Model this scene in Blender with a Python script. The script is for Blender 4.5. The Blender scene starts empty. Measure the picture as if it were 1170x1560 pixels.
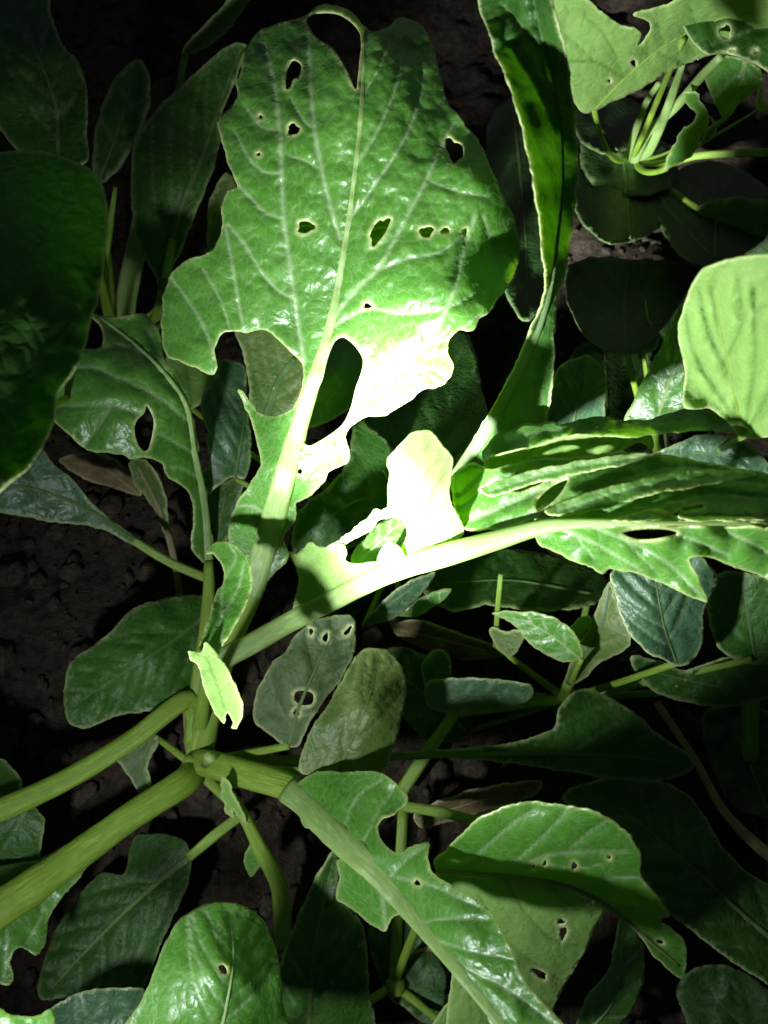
import bpy, math, random
import numpy as np
from mathutils import Vector, Matrix, noise
from mathutils.geometry import delaunay_2d_cdt

# ------------------------------------------------------------------ camera
sc = bpy.context.scene
CZ, TILT, FL = 0.80, math.radians(22), 26.0
cam_d = bpy.data.cameras.new('camera')
cam_d.sensor_fit = 'VERTICAL'; cam_d.sensor_height = 36.0; cam_d.lens = FL
cam_d.dof.use_dof = True; cam_d.dof.focus_distance = 0.56; cam_d.dof.aperture_fstop = 8.0
cam_d.clip_start = 0.01; cam_d.clip_end = 100
cam = bpy.data.objects.new('camera', cam_d)
cam.location = (0, 0, CZ); cam.rotation_euler = (TILT, 0, 0)
sc.collection.objects.link(cam); sc.camera = cam
# ------------------------------------------------------------------ night sky and a trace of moonlight
w = bpy.data.worlds.new('World'); sc.world = w; w.use_nodes = True
nt = w.node_tree; bg = nt.nodes['Background']
sky = nt.nodes.new('ShaderNodeTexSky'); sky.sky_type = 'NISHITA'; sky.sun_disc = False
sky.sun_elevation = math.radians(35); sky.sun_rotation = math.radians(20)
nt.links.new(sky.outputs[0], bg.inputs[0]); bg.inputs[1].default_value = 0.013
sun_d = bpy.data.lights.new('moon', 'SUN'); sun_d.energy = 0.004; sun_d.angle = math.radians(5)
sun = bpy.data.objects.new('moon', sun_d); sun.rotation_euler = (math.radians(55), 0, math.radians(160))
sc.collection.objects.link(sun)
# ------------------------------------------------------------------ the hand torch that lights the bed (spill + hot spot of one lamp)
TORCH = Vector((-0.26, -0.17, 0.445))
AIM = Vector((0.03, 0.24, 0.37))
def torch_beam(name, watts, half, blend, r, aim=None):
    d = bpy.data.lights.new(name, 'SPOT'); d.energy = watts; d.color = (0.92, 0.99, 1.0)
    d.spot_size = math.radians(2 * half); d.spot_blend = blend; d.shadow_soft_size = r
    o = bpy.data.objects.new(name, d); o.location = TORCH
    o.rotation_euler = ((aim or AIM) - TORCH).to_track_quat('-Z', 'Y').to_euler()
    sc.collection.objects.link(o); return o
torch_beam('torch_spill', 10.5, 78, 1.0, 0.020, Vector((0.03, 0.10, 0.22)))
torch_beam('torch_beam', 60.0, 34, 1.0, 0.020)
torch_beam('torch_hotspot', 330.0, 12, 1.0, 0.020, Vector((-0.006, 0.225, 0.296)))
# ------------------------------------------------------------------ view
sc.view_settings.view_transform = 'Standard'; sc.view_settings.look = 'None'
sc.view_settings.exposure = 0.0; sc.view_settings.gamma = 1.0
sc.cycles.max_bounces = 6; sc.cycles.diffuse_bounces = 5; sc.cycles.transmission_bounces = 4
sc.cycles.sample_clamp_indirect = 4.0

random.seed(7); rng = np.random.default_rng(7)
C = bpy.context.collection
# ------------------------------------------------------------------ geometry helpers
KX = 18.0 / FL / 780.0
ct, st = math.cos(TILT), math.sin(TILT)
def rays(uv):
    uv = np.asarray(uv, float).reshape(-1, 2)
    x = (uv[:, 0] - 585) * KX; y = -(uv[:, 1] - 780) * KX
    return np.stack([x, y * ct + st, y * st - ct], 1)
def unproj(uv, z):
    d = rays(uv); t = (np.asarray(z) - CZ) / d[:, 2]
    return d * t[:, None] + np.array([0, 0, CZ])
def P(u, v, zc): return Vector(unproj([(u, v)], [zc / 100.0])[0])
def pxm(u, v, zc):                                   # metres per photo pixel at that point
    d = rays([(u, v)])[0]; return KX * abs((zc / 100 - CZ) / d[2])

def catmull(pts, closed, step, corners=()):
    p = np.asarray(pts, float); n = len(p); out = []
    rngi = range(n if closed else n - 1)
    for i in rngi:
        a, b = p[i], p[(i + 1) % n]
        pa = p[(i - 1) % n] if (closed or i > 0) else 2 * a - b
        pb = p[(i + 2) % n] if (closed or i + 2 < n) else 2 * b - a
        L = np.linalg.norm(b[:2] - a[:2]); k = max(1, int(L / step))
        ma = (b - pa) * 0.5; mb = (pb - a) * 0.5
        for m, q in ((ma, np.linalg.norm(ma)), (mb, np.linalg.norm(mb))):
            if q > L * 0.9: m *= L * 0.9 / q
        for j in range(k):
            t = j / k; t2 = t * t; t3 = t2 * t
            out.append((2*t3-3*t2+1)*a + (t3-2*t2+t)*ma + (-2*t3+3*t2)*b + (t3-t2)*mb)
    if not closed: out.append(p[-1])
    return np.array(out)

def seg_dist(pts, poly, closed=False):
    q = np.asarray(poly, float)[:, :2]
    a = q if closed else q[:-1]; b = np.roll(q, -1, 0) if closed else q[1:]
    best = np.full(len(pts), 1e9); ab = b - a; l2 = np.maximum((ab ** 2).sum(1), 1e-9)
    for s in range(0, len(pts), 4000):
        d = pts[s:s+4000, None, :] - a[None]
        t = np.clip((d * ab[None]).sum(2) / l2, 0, 1)
        best[s:s+4000] = np.sqrt(((d - t[..., None] * ab[None]) ** 2).sum(2)).min(1)
    return best
def inside(pts, poly):
    q = np.asarray(poly, float); x1, y1 = q[:, 0], q[:, 1]; x2, y2 = np.roll(x1, -1), np.roll(y1, -1)
    res = np.zeros(len(pts), bool)
    for s in range(0, len(pts), 4000):
        x = pts[s:s+4000, 0][:, None]; y = pts[s:s+4000, 1][:, None]
        c = (y1 > y) != (y2 > y)
        xi = (x2 - x1) * (y - y1) / np.where(np.abs(y2 - y1) < 1e-9, 1e-9, y2 - y1) + x1
        res[s:s+4000] = ((c & (x < xi)).sum(1) % 2) == 1
    return res
class TPS:
    def __init__(s, ctrl):
        c = np.asarray(ctrl, float); s.c = c[:, :2] / 300.0; n = len(c)
        r = np.linalg.norm(s.c[:, None] - s.c[None], axis=2)
        A = np.zeros((n + 3, n + 3)); A[:n, :n] = s.phi(r) + np.eye(n) * 0.004
        A[:n, n] = 1; A[:n, n+1:] = s.c; A[n, :n] = 1; A[n+1:, :n] = s.c.T
        A[n:, n:] += np.eye(3) * 1e-9
        s.w = np.linalg.solve(A, np.concatenate([c[:, 2], [0, 0, 0]]))
    def phi(s, r): return np.where(r > 1e-9, r * r * np.log(np.maximum(r, 1e-9)), 0)
    def __call__(s, uv):
        p = np.asarray(uv, float) / 300.0; n = len(s.c)
        r = np.linalg.norm(p[:, None] - s.c[None], axis=2)
        return s.phi(r) @ s.w[:n] + s.w[n] + p @ s.w[n+1:]
def nz(p, sc_, off=0.0):
    return np.array([noise.noise(Vector((a[0]*sc_ + off, a[1]*sc_ - off, off))) for a in p])

# ------------------------------------------------------------------ materials
def N(nt, t, **kw):
    n = nt.nodes.new(t)
    for k, v in kw.items(): setattr(n, k, v)
    return n
def mixc(nt, fac, a, b, blend='MIX'):
    m = N(nt, 'ShaderNodeMix', data_type='RGBA', blend_type=blend)
    for i, v in ((0, fac), (6, a), (7, b)):
        if hasattr(v, 'links'): nt.links.new(v, m.inputs[i])
        else: m.inputs[i].default_value = v if i == 0 else (*v, 1)
    return m.outputs[2]
def ramp(nt, src, p0, p1, c0=(0,0,0,1), c1=(1,1,1,1)):
    r = N(nt, 'ShaderNodeValToRGB'); e = r.color_ramp.elements
    e[0].position, e[1].position = p0, p1; e[0].color, e[1].color = c0, c1
    nt.links.new(src, r.inputs[0]); return r.outputs[0]
def leaf_mat(name, base, base2, vein, trans, rough=0.36, tfac=0.45, spec=0.5, bump=0.65, spots=0.5, retic=0.5):
    m = bpy.data.materials.new(name); m.use_nodes = True; nt = m.node_tree; nt.nodes.clear()
    out = N(nt, 'ShaderNodeOutputMaterial'); tc = N(nt, 'ShaderNodeTexCoord'); L = nt.links.new
    def tex(t, scale, **kw):
        n = N(nt, t, **kw); n.inputs['Scale'].default_value = scale; L(tc.outputs['Object'], n.inputs['Vector']); return n
    n1 = tex('ShaderNodeTexNoise', 28); n1.inputs['Detail'].default_value = 5
    n2 = tex('ShaderNodeTexNoise', 420); n2.inputs['Detail'].default_value = 3
    warp = tex('ShaderNodeTexNoise', 60)
    wv = N(nt, 'ShaderNodeMix', data_type='RGBA', blend_type='ADD'); wv.inputs[0].default_value = 0.02
    L(tc.outputs['Object'], wv.inputs[6]); L(warp.outputs['Color'], wv.inputs[7])
    v1 = N(nt, 'ShaderNodeTexVoronoi', feature='DISTANCE_TO_EDGE'); v1.inputs['Scale'].default_value = 110; L(wv.outputs[2], v1.inputs['Vector'])
    v2 = N(nt, 'ShaderNodeTexVoronoi', feature='DISTANCE_TO_EDGE'); v2.inputs['Scale'].default_value = 330; L(wv.outputs[2], v2.inputs['Vector'])
    v3 = tex('ShaderNodeTexVoronoi', 62)
    ret = ramp(nt, v1.outputs['Distance'], 0.0, 0.10, (1,1,1,1), (0,0,0,1))
    ret2 = ramp(nt, v2.outputs['Distance'], 0.0, 0.12, (1,1,1,1), (0,0,0,1))
    va = N(nt, 'ShaderNodeAttribute', attribute_name='vein'); ea = N(nt, 'ShaderNodeAttribute', attribute_name='rim')
    c = mixc(nt, ramp(nt, n1.outputs[0], 0.3, 0.72), base, base2)
    mm = N(nt, 'ShaderNodeMath', operation='MULTIPLY'); L(ret, mm.inputs[0]); mm.inputs[1].default_value = retic
    c = mixc(nt, mm.outputs[0], c, tuple(0.6*a+0.4*b for a, b in zip(base2, vein)))
    mm3 = N(nt, 'ShaderNodeMath', operation='MULTIPLY'); L(ret2, mm3.inputs[0]); mm3.inputs[1].default_value = retic * 0.4
    c = mixc(nt, mm3.outputs[0], c, base2)
    sp = ramp(nt, v3.outputs['Distance'], 0.05, 0.09, (1,1,1,1), (0,0,0,1))
    gate = ramp(nt, v3.outputs['Color'], 0.80, 0.82)
    sm = N(nt, 'ShaderNodeMath', operation='MULTIPLY'); L(sp, sm.inputs[0]); L(gate, sm.inputs[1])
    sm2 = N(nt, 'ShaderNodeMath', operation='MULTIPLY'); L(sm.outputs[0], sm2.inputs[0]); sm2.inputs[1].default_value = spots
    c = mixc(nt, sm2.outputs[0], c, (0.42, 0.45, 0.20))
    c = mixc(nt, va.outputs['Fac'], c, vein)
    c = mixc(nt, ea.outputs['Fac'], c, (0.50, 0.55, 0.27))
    # relief
    add = N(nt, 'ShaderNodeMath', operation='MULTIPLY_ADD'); L(n2.outputs[0], add.inputs[0]); add.inputs[1].default_value = 0.35
    add2 = N(nt, 'ShaderNodeMath', operation='MULTIPLY'); L(v1.outputs['Distance'], add2.inputs[0]); add2.inputs[1].default_value = 1.3
    L(add2.outputs[0], add.inputs[2])
    bp = N(nt, 'ShaderNodeBump'); bp.inputs['Strength'].default_value = bump; bp.inputs['Distance'].default_value = 0.0012
    L(add.outputs[0], bp.inputs['Height'])
    pr = N(nt, 'ShaderNodeBsdfPrincipled'); L(c, pr.inputs['Base Color']); L(bp.outputs[0], pr.inputs['Normal'])
    pr.inputs['Specular IOR Level'].default_value = spec
    rr = N(nt, 'ShaderNodeMapRange'); L(n1.outputs[0], rr.inputs[0]); rr.inputs[3].default_value = rough - 0.08; rr.inputs[4].default_value = rough + 0.12
    L(rr.outputs[0], pr.inputs['Roughness'])
    tr = N(nt, 'ShaderNodeBsdfTranslucent'); L(bp.outputs[0], tr.inputs['Normal'])
    tcol = mixc(nt, va.outputs['Fac'], mixc(nt, mm.outputs[0], trans, tuple(x*0.72 for x in trans)), tuple(x*0.75 for x in trans))
    tcol = mixc(nt, ea.outputs['Fac'], tcol, (0.8, 0.85, 0.35))
    L(tcol, tr.inputs['Color'])
    ms = N(nt, 'ShaderNodeMixShader'); ms.inputs[0].default_value = tfac
    L(pr.outputs[0], ms.inputs[1]); L(tr.outputs[0], ms.inputs[2]); L(ms.outputs[0], out.inputs[0])
    return m
def plain(name, c1, c2, rough=0.8, scale=60, bump=0.5, spec=0.3, dist=0.003, tfac=0.0, trans=(0.5,0.6,0.2), stretch=None):
    m = bpy.data.materials.new(name); m.use_nodes = True; nt = m.node_tree; L = nt.links.new
    pr = nt.nodes['Principled BSDF']; tc = N(nt, 'ShaderNodeTexCoord')
    n = N(nt, 'ShaderNodeTexNoise'); n.inputs['Scale'].default_value = scale; n.inputs['Detail'].default_value = 8; n.inputs['Roughness'].default_value = 0.65
    sa = N(nt, 'ShaderNodeAttribute', attribute_name='streak')
    n2 = N(nt, 'ShaderNodeTexNoise'); n2.inputs['Scale'].default_value = scale * 7; n2.inputs['Detail'].default_value = 4
    L(tc.outputs['Object'], n.inputs['Vector']); L(tc.outputs['Object'], n2.inputs['Vector'])
    cc = mixc(nt, ramp(nt, n.outputs[0], 0.32, 0.7), c1, c2)
    if tfac: cc = mixc(nt, sa.outputs['Fac'], cc, tuple(x * 0.55 for x in c1))
    L(cc, pr.inputs['Base Color'])
    pr.inputs['Roughness'].default_value = rough; pr.inputs['Specular IOR Level'].default_value = spec
    a = N(nt, 'ShaderNodeMath', operation='MULTIPLY_ADD'); L(n2.outputs[0], a.inputs[0]); a.inputs[1].default_value = 0.4; L(n.outputs[0], a.inputs[2])
    if tfac:                                          # fibres and scars running along a stalk
        ta = N(nt, 'ShaderNodeAttribute', attribute_name='tuv')
        f1 = N(nt, 'ShaderNodeTexNoise'); f1.inputs['Scale'].default_value = 2.2; f1.inputs['Detail'].default_value = 6; f1.inputs['Roughness'].default_value = 0.7
        L(ta.outputs['Vector'], f1.inputs['Vector'])
        cc = mixc(nt, ramp(nt, f1.outputs[0], 0.42, 0.62), tuple(x * 0.68 for x in c1), cc)
        sc1 = N(nt, 'ShaderNodeTexNoise'); sc1.inputs['Scale'].default_value = 150; sc1.inputs['Detail'].default_value = 2; L(tc.outputs['Object'], sc1.inputs['Vector'])
        cc = mixc(nt, ramp(nt, sc1.outputs[0], 0.68, 0.74), cc, (0.30, 0.26, 0.12))
        L(cc, pr.inputs['Base Color'])
        a2 = N(nt, 'ShaderNodeMath', operation='MULTIPLY_ADD'); L(f1.outputs[0], a2.inputs[0]); a2.inputs[1].default_value = 2.2; L(a.outputs[0], a2.inputs[2]); a = a2
    bp = N(nt, 'ShaderNodeBump'); bp.inputs['Strength'].default_value = bump; bp.inputs['Distance'].default_value = dist
    L(a.outputs[0], bp.inputs['Height']); L(bp.outputs[0], pr.inputs['Normal'])
    if tfac:
        tr = N(nt, 'ShaderNodeBsdfTranslucent'); tr.inputs[0].default_value = (*trans, 1)
        ms = N(nt, 'ShaderNodeMixShader'); ms.inputs[0].default_value = tfac
        L(pr.outputs[0], ms.inputs[1]); L(tr.outputs[0], ms.inputs[2]); L(ms.outputs[0], nt.nodes['Material Output'].inputs[0])
    return m
TR = (0.54, 0.86, 0.07)
M = dict(
    fresh=leaf_mat('leaf_fresh', (0.050, 0.146, 0.024), (0.080, 0.200, 0.038), (0.36, 0.50, 0.25), TR, rough=0.37, spec=0.85, tfac=0.52, bump=0.5),
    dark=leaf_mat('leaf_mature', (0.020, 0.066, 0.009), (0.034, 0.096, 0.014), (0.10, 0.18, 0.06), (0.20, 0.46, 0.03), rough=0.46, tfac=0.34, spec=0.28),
    shade_dark=leaf_mat('leaf_shade_dark', (0.013, 0.042, 0.007), (0.022, 0.060, 0.011), (0.06, 0.11, 0.035), (0.10, 0.22, 0.02), rough=0.5, tfac=0.12, spec=0.2),  # darkened, barely translucent leaf: shade put into the colour where the beam reaches
    blue=leaf_mat('leaf_waxy_sheen', (0.036, 0.085, 0.044), (0.055, 0.115, 0.058), (0.16, 0.24, 0.14), (0.25, 0.55, 0.08), rough=0.42, tfac=0.34),  # bluish base colour paints in the torch's cool sheen on waxy leaves
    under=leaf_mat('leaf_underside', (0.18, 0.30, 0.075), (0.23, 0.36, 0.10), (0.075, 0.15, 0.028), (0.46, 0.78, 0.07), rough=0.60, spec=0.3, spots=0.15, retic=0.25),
    old=leaf_mat('leaf_ageing', (0.045, 0.098, 0.017), (0.088, 0.125, 0.028), (0.17, 0.21, 0.08), (0.5, 0.6, 0.06), rough=0.5, tfac=0.36, spots=0.9),
    grey=leaf_mat('leaf_dusty', (0.034, 0.070, 0.019), (0.058, 0.098, 0.028), (0.11, 0.15, 0.055), (0.3, 0.5, 0.08), rough=0.62, tfac=0.3, spots=0.9),
    dead=leaf_mat('leaf_dry', (0.10, 0.07, 0.035), (0.17, 0.12, 0.06), (0.22, 0.17, 0.09), (0.25, 0.15, 0.06), rough=0.75, tfac=0.12, spec=0.2, bump=0.9),
    ribdark=plain('rib_dull', (0.085, 0.15, 0.045), (0.12, 0.19, 0.06), rough=0.5, scale=120, bump=0.3, dist=0.001, tfac=0.25, trans=(0.4, 0.6, 0.1)),
    rib=plain('rib_pale', (0.27, 0.40, 0.13), (0.36, 0.48, 0.20), rough=0.42, scale=120, bump=0.25, spec=0.45, dist=0.001, tfac=0.35, trans=(0.6, 0.8, 0.15)),
    stalk=plain('stalk_green', (0.21, 0.34, 0.040), (0.32, 0.44, 0.075), rough=0.42, scale=90, bump=0.45, spec=0.45, dist=0.001, tfac=0.3, trans=(0.5, 0.75, 0.08)),
    ribold=plain('rib_browned', (0.26, 0.34, 0.10), (0.34, 0.25, 0.10), rough=0.5, scale=60, bump=0.4, dist=0.001, tfac=0.25, trans=(0.6, 0.6, 0.12)),
    straw=plain('stalk_dry', (0.26, 0.21, 0.11), (0.36, 0.30, 0.17), rough=0.8, scale=90, bump=0.5, dist=0.001, tfac=0.15),
    soil=plain('soil', (0.016, 0.012, 0.009), (0.070, 0.052, 0.037), rough=0.95, scale=95, bump=1.0, spec=0.15, dist=0.012),
    clod=plain('clod', (0.022, 0.017, 0.012), (0.085, 0.064, 0.046), rough=0.95, scale=190, bump=1.0, spec=0.15, dist=0.005),
)
# ------------------------------------------------------------------ builders
def mesh_obj(name, co, faces, mats, parent, midx=None, attrs=None, smooth=True):
    base = Vector(parent.location) if parent and parent.type == 'EMPTY' else (Vector(parent.parent.location) if parent and parent.parent else Vector((0, 0, 0)))
    me = bpy.data.meshes.new(name)
    me.from_pydata([tuple(Vector(c) - base) for c in co], [], faces)
    for m in mats: me.materials.append(m)
    if midx is not None: me.polygons.foreach_set('material_index', midx)
    if smooth: me.polygons.foreach_set('use_smooth', [True] * len(me.polygons))
    for k, v in (attrs or {}).items():
        if k == 'tuv':
            a = me.attributes.new(k, 'FLOAT_VECTOR', 'POINT'); a.data.foreach_set('vector', np.asarray(v, np.float32).ravel())
        else:
            a = me.attributes.new(k, 'FLOAT', 'POINT'); a.data.foreach_set('value', np.asarray(v, np.float32))
    me.update(); o = bpy.data.objects.new(name, me); C.objects.link(o); o.parent = parent
    return o
def plant(name, label, u, v, cat='plant'):
    o = bpy.data.objects.new(name, None); o.empty_display_size = 0.05; C.objects.link(o)
    o.location = P(u, v, 0); o['label'] = label; o['category'] = cat; o['group'] = 'leafy plants in the bed'
    bpy.context.view_layer.update()
    # the crown: a stubby stem out of the ground that every leaf stalk grows from
    p = Vector(o.location)
    pts = [(p.x, p.y, -0.02, .013), (p.x, p.y, 0.01, .012), (p.x + .002, p.y, 0.03, .010), (p.x + .002, p.y, 0.045, .006)]
    tube3('crown', pts, 'stalk', o)
    return o
def tube3(name, pts, mat, parent, sides=18, flat=1.0, caps=True, bumpy=0.05):
    p = np.asarray(pts, float); n = len(p); co = []; faces = []; streak = []; tuv = []; along = 0.0
    t = np.gradient(p[:, :3], axis=0); t /= np.maximum(np.linalg.norm(t, axis=1), 1e-9)[:, None]
    seed = random.random() * 40
    ridge = [noise.noise(Vector((k * 0.9, seed, 0))) for k in range(sides)]
    for i in range(n):
        view = np.array([0, 0, CZ]) - p[i, :3]; view /= np.linalg.norm(view)
        s = np.cross(t[i], view); s /= max(np.linalg.norm(s), 1e-6); b = np.cross(s, t[i])
        if i: along += float(np.linalg.norm(p[i, :3] - p[i-1, :3]))
        swell = 1 + 0.06 * noise.noise(Vector((i * .22, seed, 3.0)))
        for k in range(sides):
            a = 2 * math.pi * k / sides
            nn = noise.noise(Vector((i * .30, k * 0.8, seed)))
            r = p[i, 3] * swell * (1 + bumpy * nn + 0.045 * ridge[k])
            groove = 1 - 0.22 * max(0, math.sin(a)) ** 5
            co.append(p[i, :3] + s * math.cos(a) * r + b * math.sin(a) * r * flat * groove)
            tuv.append((math.cos(a) * 3.2 + seed, math.sin(a) * 3.2, along * 22))
            streak.append(min(1, max(0, 0.25 + 0.9 * ridge[k] + 0.7 * nn)) * 0.8)
    for i in range(n - 1):
        for k in range(sides):
            k2 = (k + 1) % sides
            faces.append((i*sides+k, i*sides+k2, (i+1)*sides+k2, (i+1)*sides+k))
    if caps:
        faces.append(tuple(range(sides))[::-1]); faces.append(tuple((n-1)*sides + k for k in range(sides)))
    return mesh_obj(name, co, faces, [M[mat]], parent, attrs=dict(streak=streak, tuv=tuv))
def stalk(parent, path, mat='stalk', name='stalk', step=10, flat=0.85):
    """path of (px, py, z cm, half width px)"""
    q = catmull(path, False, step); pts = []
    for u, v, z, r in q:
        c = P(u, v, z); pts.append((c.x, c.y, c.z, max(r, 0.6) * pxm(u, v, z)))
    return tube3(name, pts, mat, parent, flat=flat)
def petiole(parent, u, v, z, r, mat='stalk', r2=None):
    """hidden lower stalk from a leaf base down to its plant's crown"""
    a = P(u, v, z); rm = r * pxm(u, v, z); b = Vector(parent.location) + Vector((0, 0, 0.03)); pts = []
    m = a.lerp(b, 0.55); m.z = b.z + (a.z - b.z) * 0.30
    for i in range(13):
        t = i / 12; c = a * (1-t)**2 + m * 2*t*(1-t) + b * t*t
        pts.append((c.x, c.y, c.z, rm * (1-t) + t * max(rm * 1.15, .004)))
    return tube3('stalk', pts, mat, parent, sides=10)

def ell(u, v, a, b, ang=0, n=14):
    c, s = math.cos(math.radians(ang)), math.sin(math.radians(ang)); out = []
    for i in range(n):
        t = 2*math.pi*i/n; k = 1 + 0.16*math.sin(3*t + u) + 0.10*math.sin(5*t + v)
        x, y = a*k*math.cos(t), b*k*math.sin(t); out.append((u + x*c - y*s, v + x*s + y*c))
    return out
class Leaf: pass
def auto_veins(mid, outline, n, ang=46, wid=1.5):
    m = catmull(mid, False, 6); out = []; L = len(m)
    for k in range(n):
        for sgn in (-1, 1):
            i = int(L * (0.10 + 0.80 * (k + 0.5 + 0.22 * sgn) / n)); i = min(max(i, 1), L - 2)
            d = m[i+1][:2] - m[i-1][:2]; d /= max(np.linalg.norm(d), 1e-6); a0 = math.atan2(d[1], d[0])
            p = m[i][:2].copy(); path = [tuple(p)]; aa = math.radians(ang + random.uniform(-7, 7))
            for s in range(60):
                th = a0 + sgn * aa * max(0.35, 1 - s * 0.035)
                p = p + np.array([math.cos(th), math.sin(th)]) * 7
                path.append(tuple(p))
                if not inside(np.array([p]), outline)[0]: break
            if len(path) > 3: out.append((path, wid))
    return out
def leaf(parent, outline, ctrl, holes=(), mid=None, midw=(5, 1.5), veins=(), auto=0, top='fresh', bot='under', grid=7,
         puff=1.0, cup=0.0, wave=0.6, thick=0.0007, name='leaf', ragged=1.0, ribmat='rib', rib=True, ang=46, vw=1.0, nf=1.0, rimk=0.5):
    ol = catmull(outline, True, 3.2)
    if ribmat == 'rib' and top in ('dark', 'blue', 'grey', 'old', 'shade_dark'): ribmat = 'ribdark'; midw = tuple(x * 0.85 for x in midw)
    if ribmat == 'stalk' and top in ('grey', 'old'): ribmat = 'ribdark'
    seed = random.random() * 50
    # nibbled, slightly toothed margin
    tng = np.roll(ol, -1, 0) - np.roll(ol, 1, 0); nrm = np.stack([tng[:, 1], -tng[:, 0]], 1)
    nrm /= np.maximum(np.linalg.norm(nrm, axis=1), 1e-6)[:, None]
    ol = ol + nrm * (nz(ol, 0.045, seed) * 2.6 + nz(ol, 0.16, seed + 9) * 1.5)[:, None] * ragged
    hl = [catmull(h, True, 2.6) for h in holes]
    vlist = [(catmull(v[0], False, 5), v[1]) for v in veins]
    if mid is not None and auto: vlist += [(np.array(v[0]), v[1] * vw) for v in auto_veins(mid, ol, auto, ang)]
    midc = catmull(mid, False, 5) if mid is not None else None
    # points
    lo, hi = ol.min(0), ol.max(0); gx = np.arange(lo[0], hi[0], grid); gy = np.arange(lo[1], hi[1], grid * 0.866)
    X, Y = np.meshgrid(gx, gy); X = X + (np.arange(len(gy)) % 2)[:, None] * grid / 2
    g = np.stack([X.ravel(), Y.ravel()], 1) + rng.uniform(-.15, .15, (X.size, 2)) * grid
    g = g[inside(g, ol)]
    if len(g): g = g[seg_dist(g, ol, True) > grid * 0.45]
    for h in hl:
        if len(g): g = g[~inside(g, h)]
        if len(g): g = g[seg_dist(g, h, True) > grid * 0.4]
    vs = [Vector((p[0], -p[1])) for p in ol]; ed = [(i, (i+1) % len(ol)) for i in range(len(ol))]
    for h in hl:
        b = len(vs); vs += [Vector((p[0], -p[1])) for p in h]; ed += [(b+i, b+(i+1) % len(h)) for i in range(len(h))]
    vs += [Vector((p[0], -p[1])) for p in g]
    r = delaunay_2d_cdt(vs, ed, [], 0, 1e-4)
    uv = np.array([(p.x, -p.y) for p in r[0]]); tri = np.array([f for f in r[2] if len(f) == 3])
    cen = uv[tri].mean(1); keep = inside(cen, ol)
    for h in hl: keep &= ~inside(cen, h)
    tri = tri[keep]
    used = np.unique(tri); rm = -np.ones(len(uv), int); rm[used] = np.arange(len(used)); uv = uv[used]; tri = rm[tri]
    tps = TPS(ctrl)
    cu, cv = uv.mean(0); s_m = pxm(cu, cv, float(np.mean([c[2] for c in ctrl])))
    def height(q):
        z = tps(q) / 100.0
        dv = np.full(len(q), 60.0)
        for pth, wd in vlist: dv = np.minimum(dv, seg_dist(q, pth))
        if midc is not None:
            dm = seg_dist(q, midc); dv = np.minimum(dv, np.maximum(dm - 3, 0)); z = z + cup * dm * s_m
        z = z + puff * 0.0022 * (1 - np.exp(-dv / 11.0))
        de = np.exp(-seg_dist(q, ol, True) / 28.0)
        z = z + wave * 0.006 * de * nz(q, 0.022, seed) + wave * 0.0024 * nz(q, 0.035, seed + 3) * nf + min(puff, 1.0) * 0.0007 * nz(q, 0.11, seed + 5)
        return z
    def surf(q): return unproj(q, height(np.asarray(q, float)))
    co = surf(uv)
    fn = np.cross(co[tri[:, 1]] - co[tri[:, 0]], co[tri[:, 2]] - co[tri[:, 0]])
    # camera side is the first side
    tocam = np.array([0, 0, CZ]) - co[tri[:, 0]]
    if (np.einsum('ij,ij->i', fn, tocam) < 0).mean() > 0.5: tri = tri[:, ::-1]; fn = -fn
    vn = np.zeros_like(co)
    for k in range(3): np.add.at(vn, tri[:, k], fn)
    vn /= np.maximum(np.linalg.norm(vn, axis=1), 1e-12)[:, None]
    n = len(co); top_co = co + vn * thick / 2; bot_co = co - vn * thick / 2
    cnt = {}
    for a, b, c in tri.tolist():
        for e in ((a, b), (b, c), (c, a)): cnt[e] = 1
    rim = [e for e in cnt if (e[1], e[0]) not in cnt]
    faces = [tuple(t) for t in tri.tolist()] + [(t[2]+n, t[1]+n, t[0]+n) for t in tri.tolist()] + [(a, a+n, b+n, b) for a, b in rim]
    mi = [0]*len(tri) + [1]*len(tri) + [0]*len(rim)
    vein = np.zeros(n)
    for pth, wd in vlist:
        ln = np.linspace(1.0, 0.55, max(2, len(pth)))
        vein = np.maximum(vein, np.exp(-(seg_dist(uv, pth) / (wd * 1.15)) ** 2) * 0.8)
    ra = np.exp(-(seg_dist(uv, ol, True) / 2.2) ** 2) * (0.8 if grid < 4.6 else (0.12 if top == 'shade_dark' else rimk))
    for h in hl: ra = np.maximum(ra, np.exp(-(seg_dist(uv, h, True) / 3.9) ** 2) * 0.95)
    o = mesh_obj(name, np.concatenate([top_co, bot_co]), faces, [M[top], M[bot]], parent, mi,
                 dict(vein=np.concatenate([vein, vein]), rim=np.concatenate([ra, ra])))
    L = Leaf(); L.o = o; L.surf = surf; L.height = height
    if midc is not None and rib: ribtube(L, midc, midw, ribmat)
    return L
def ribtube(L, path, wd, mat='rib', name='midrib', lift=0.15):
    q = np.asarray(path)[:, :2]; z = L.height(q); co = unproj(q, z); n = len(q); pts = []
    for i in range(n):
        t = i / (n - 1); hw = np.interp(t, np.linspace(0, 1, len(wd)), wd) * pxm(q[i][0], q[i][1], z[i] * 100)
        view = np.array([0, 0, CZ]) - co[i]; view /= np.linalg.norm(view)
        pts.append((*(co[i] + view * hw * lift), hw))
    return tube3(name, pts, mat, L.o, flat=0.55)

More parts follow.
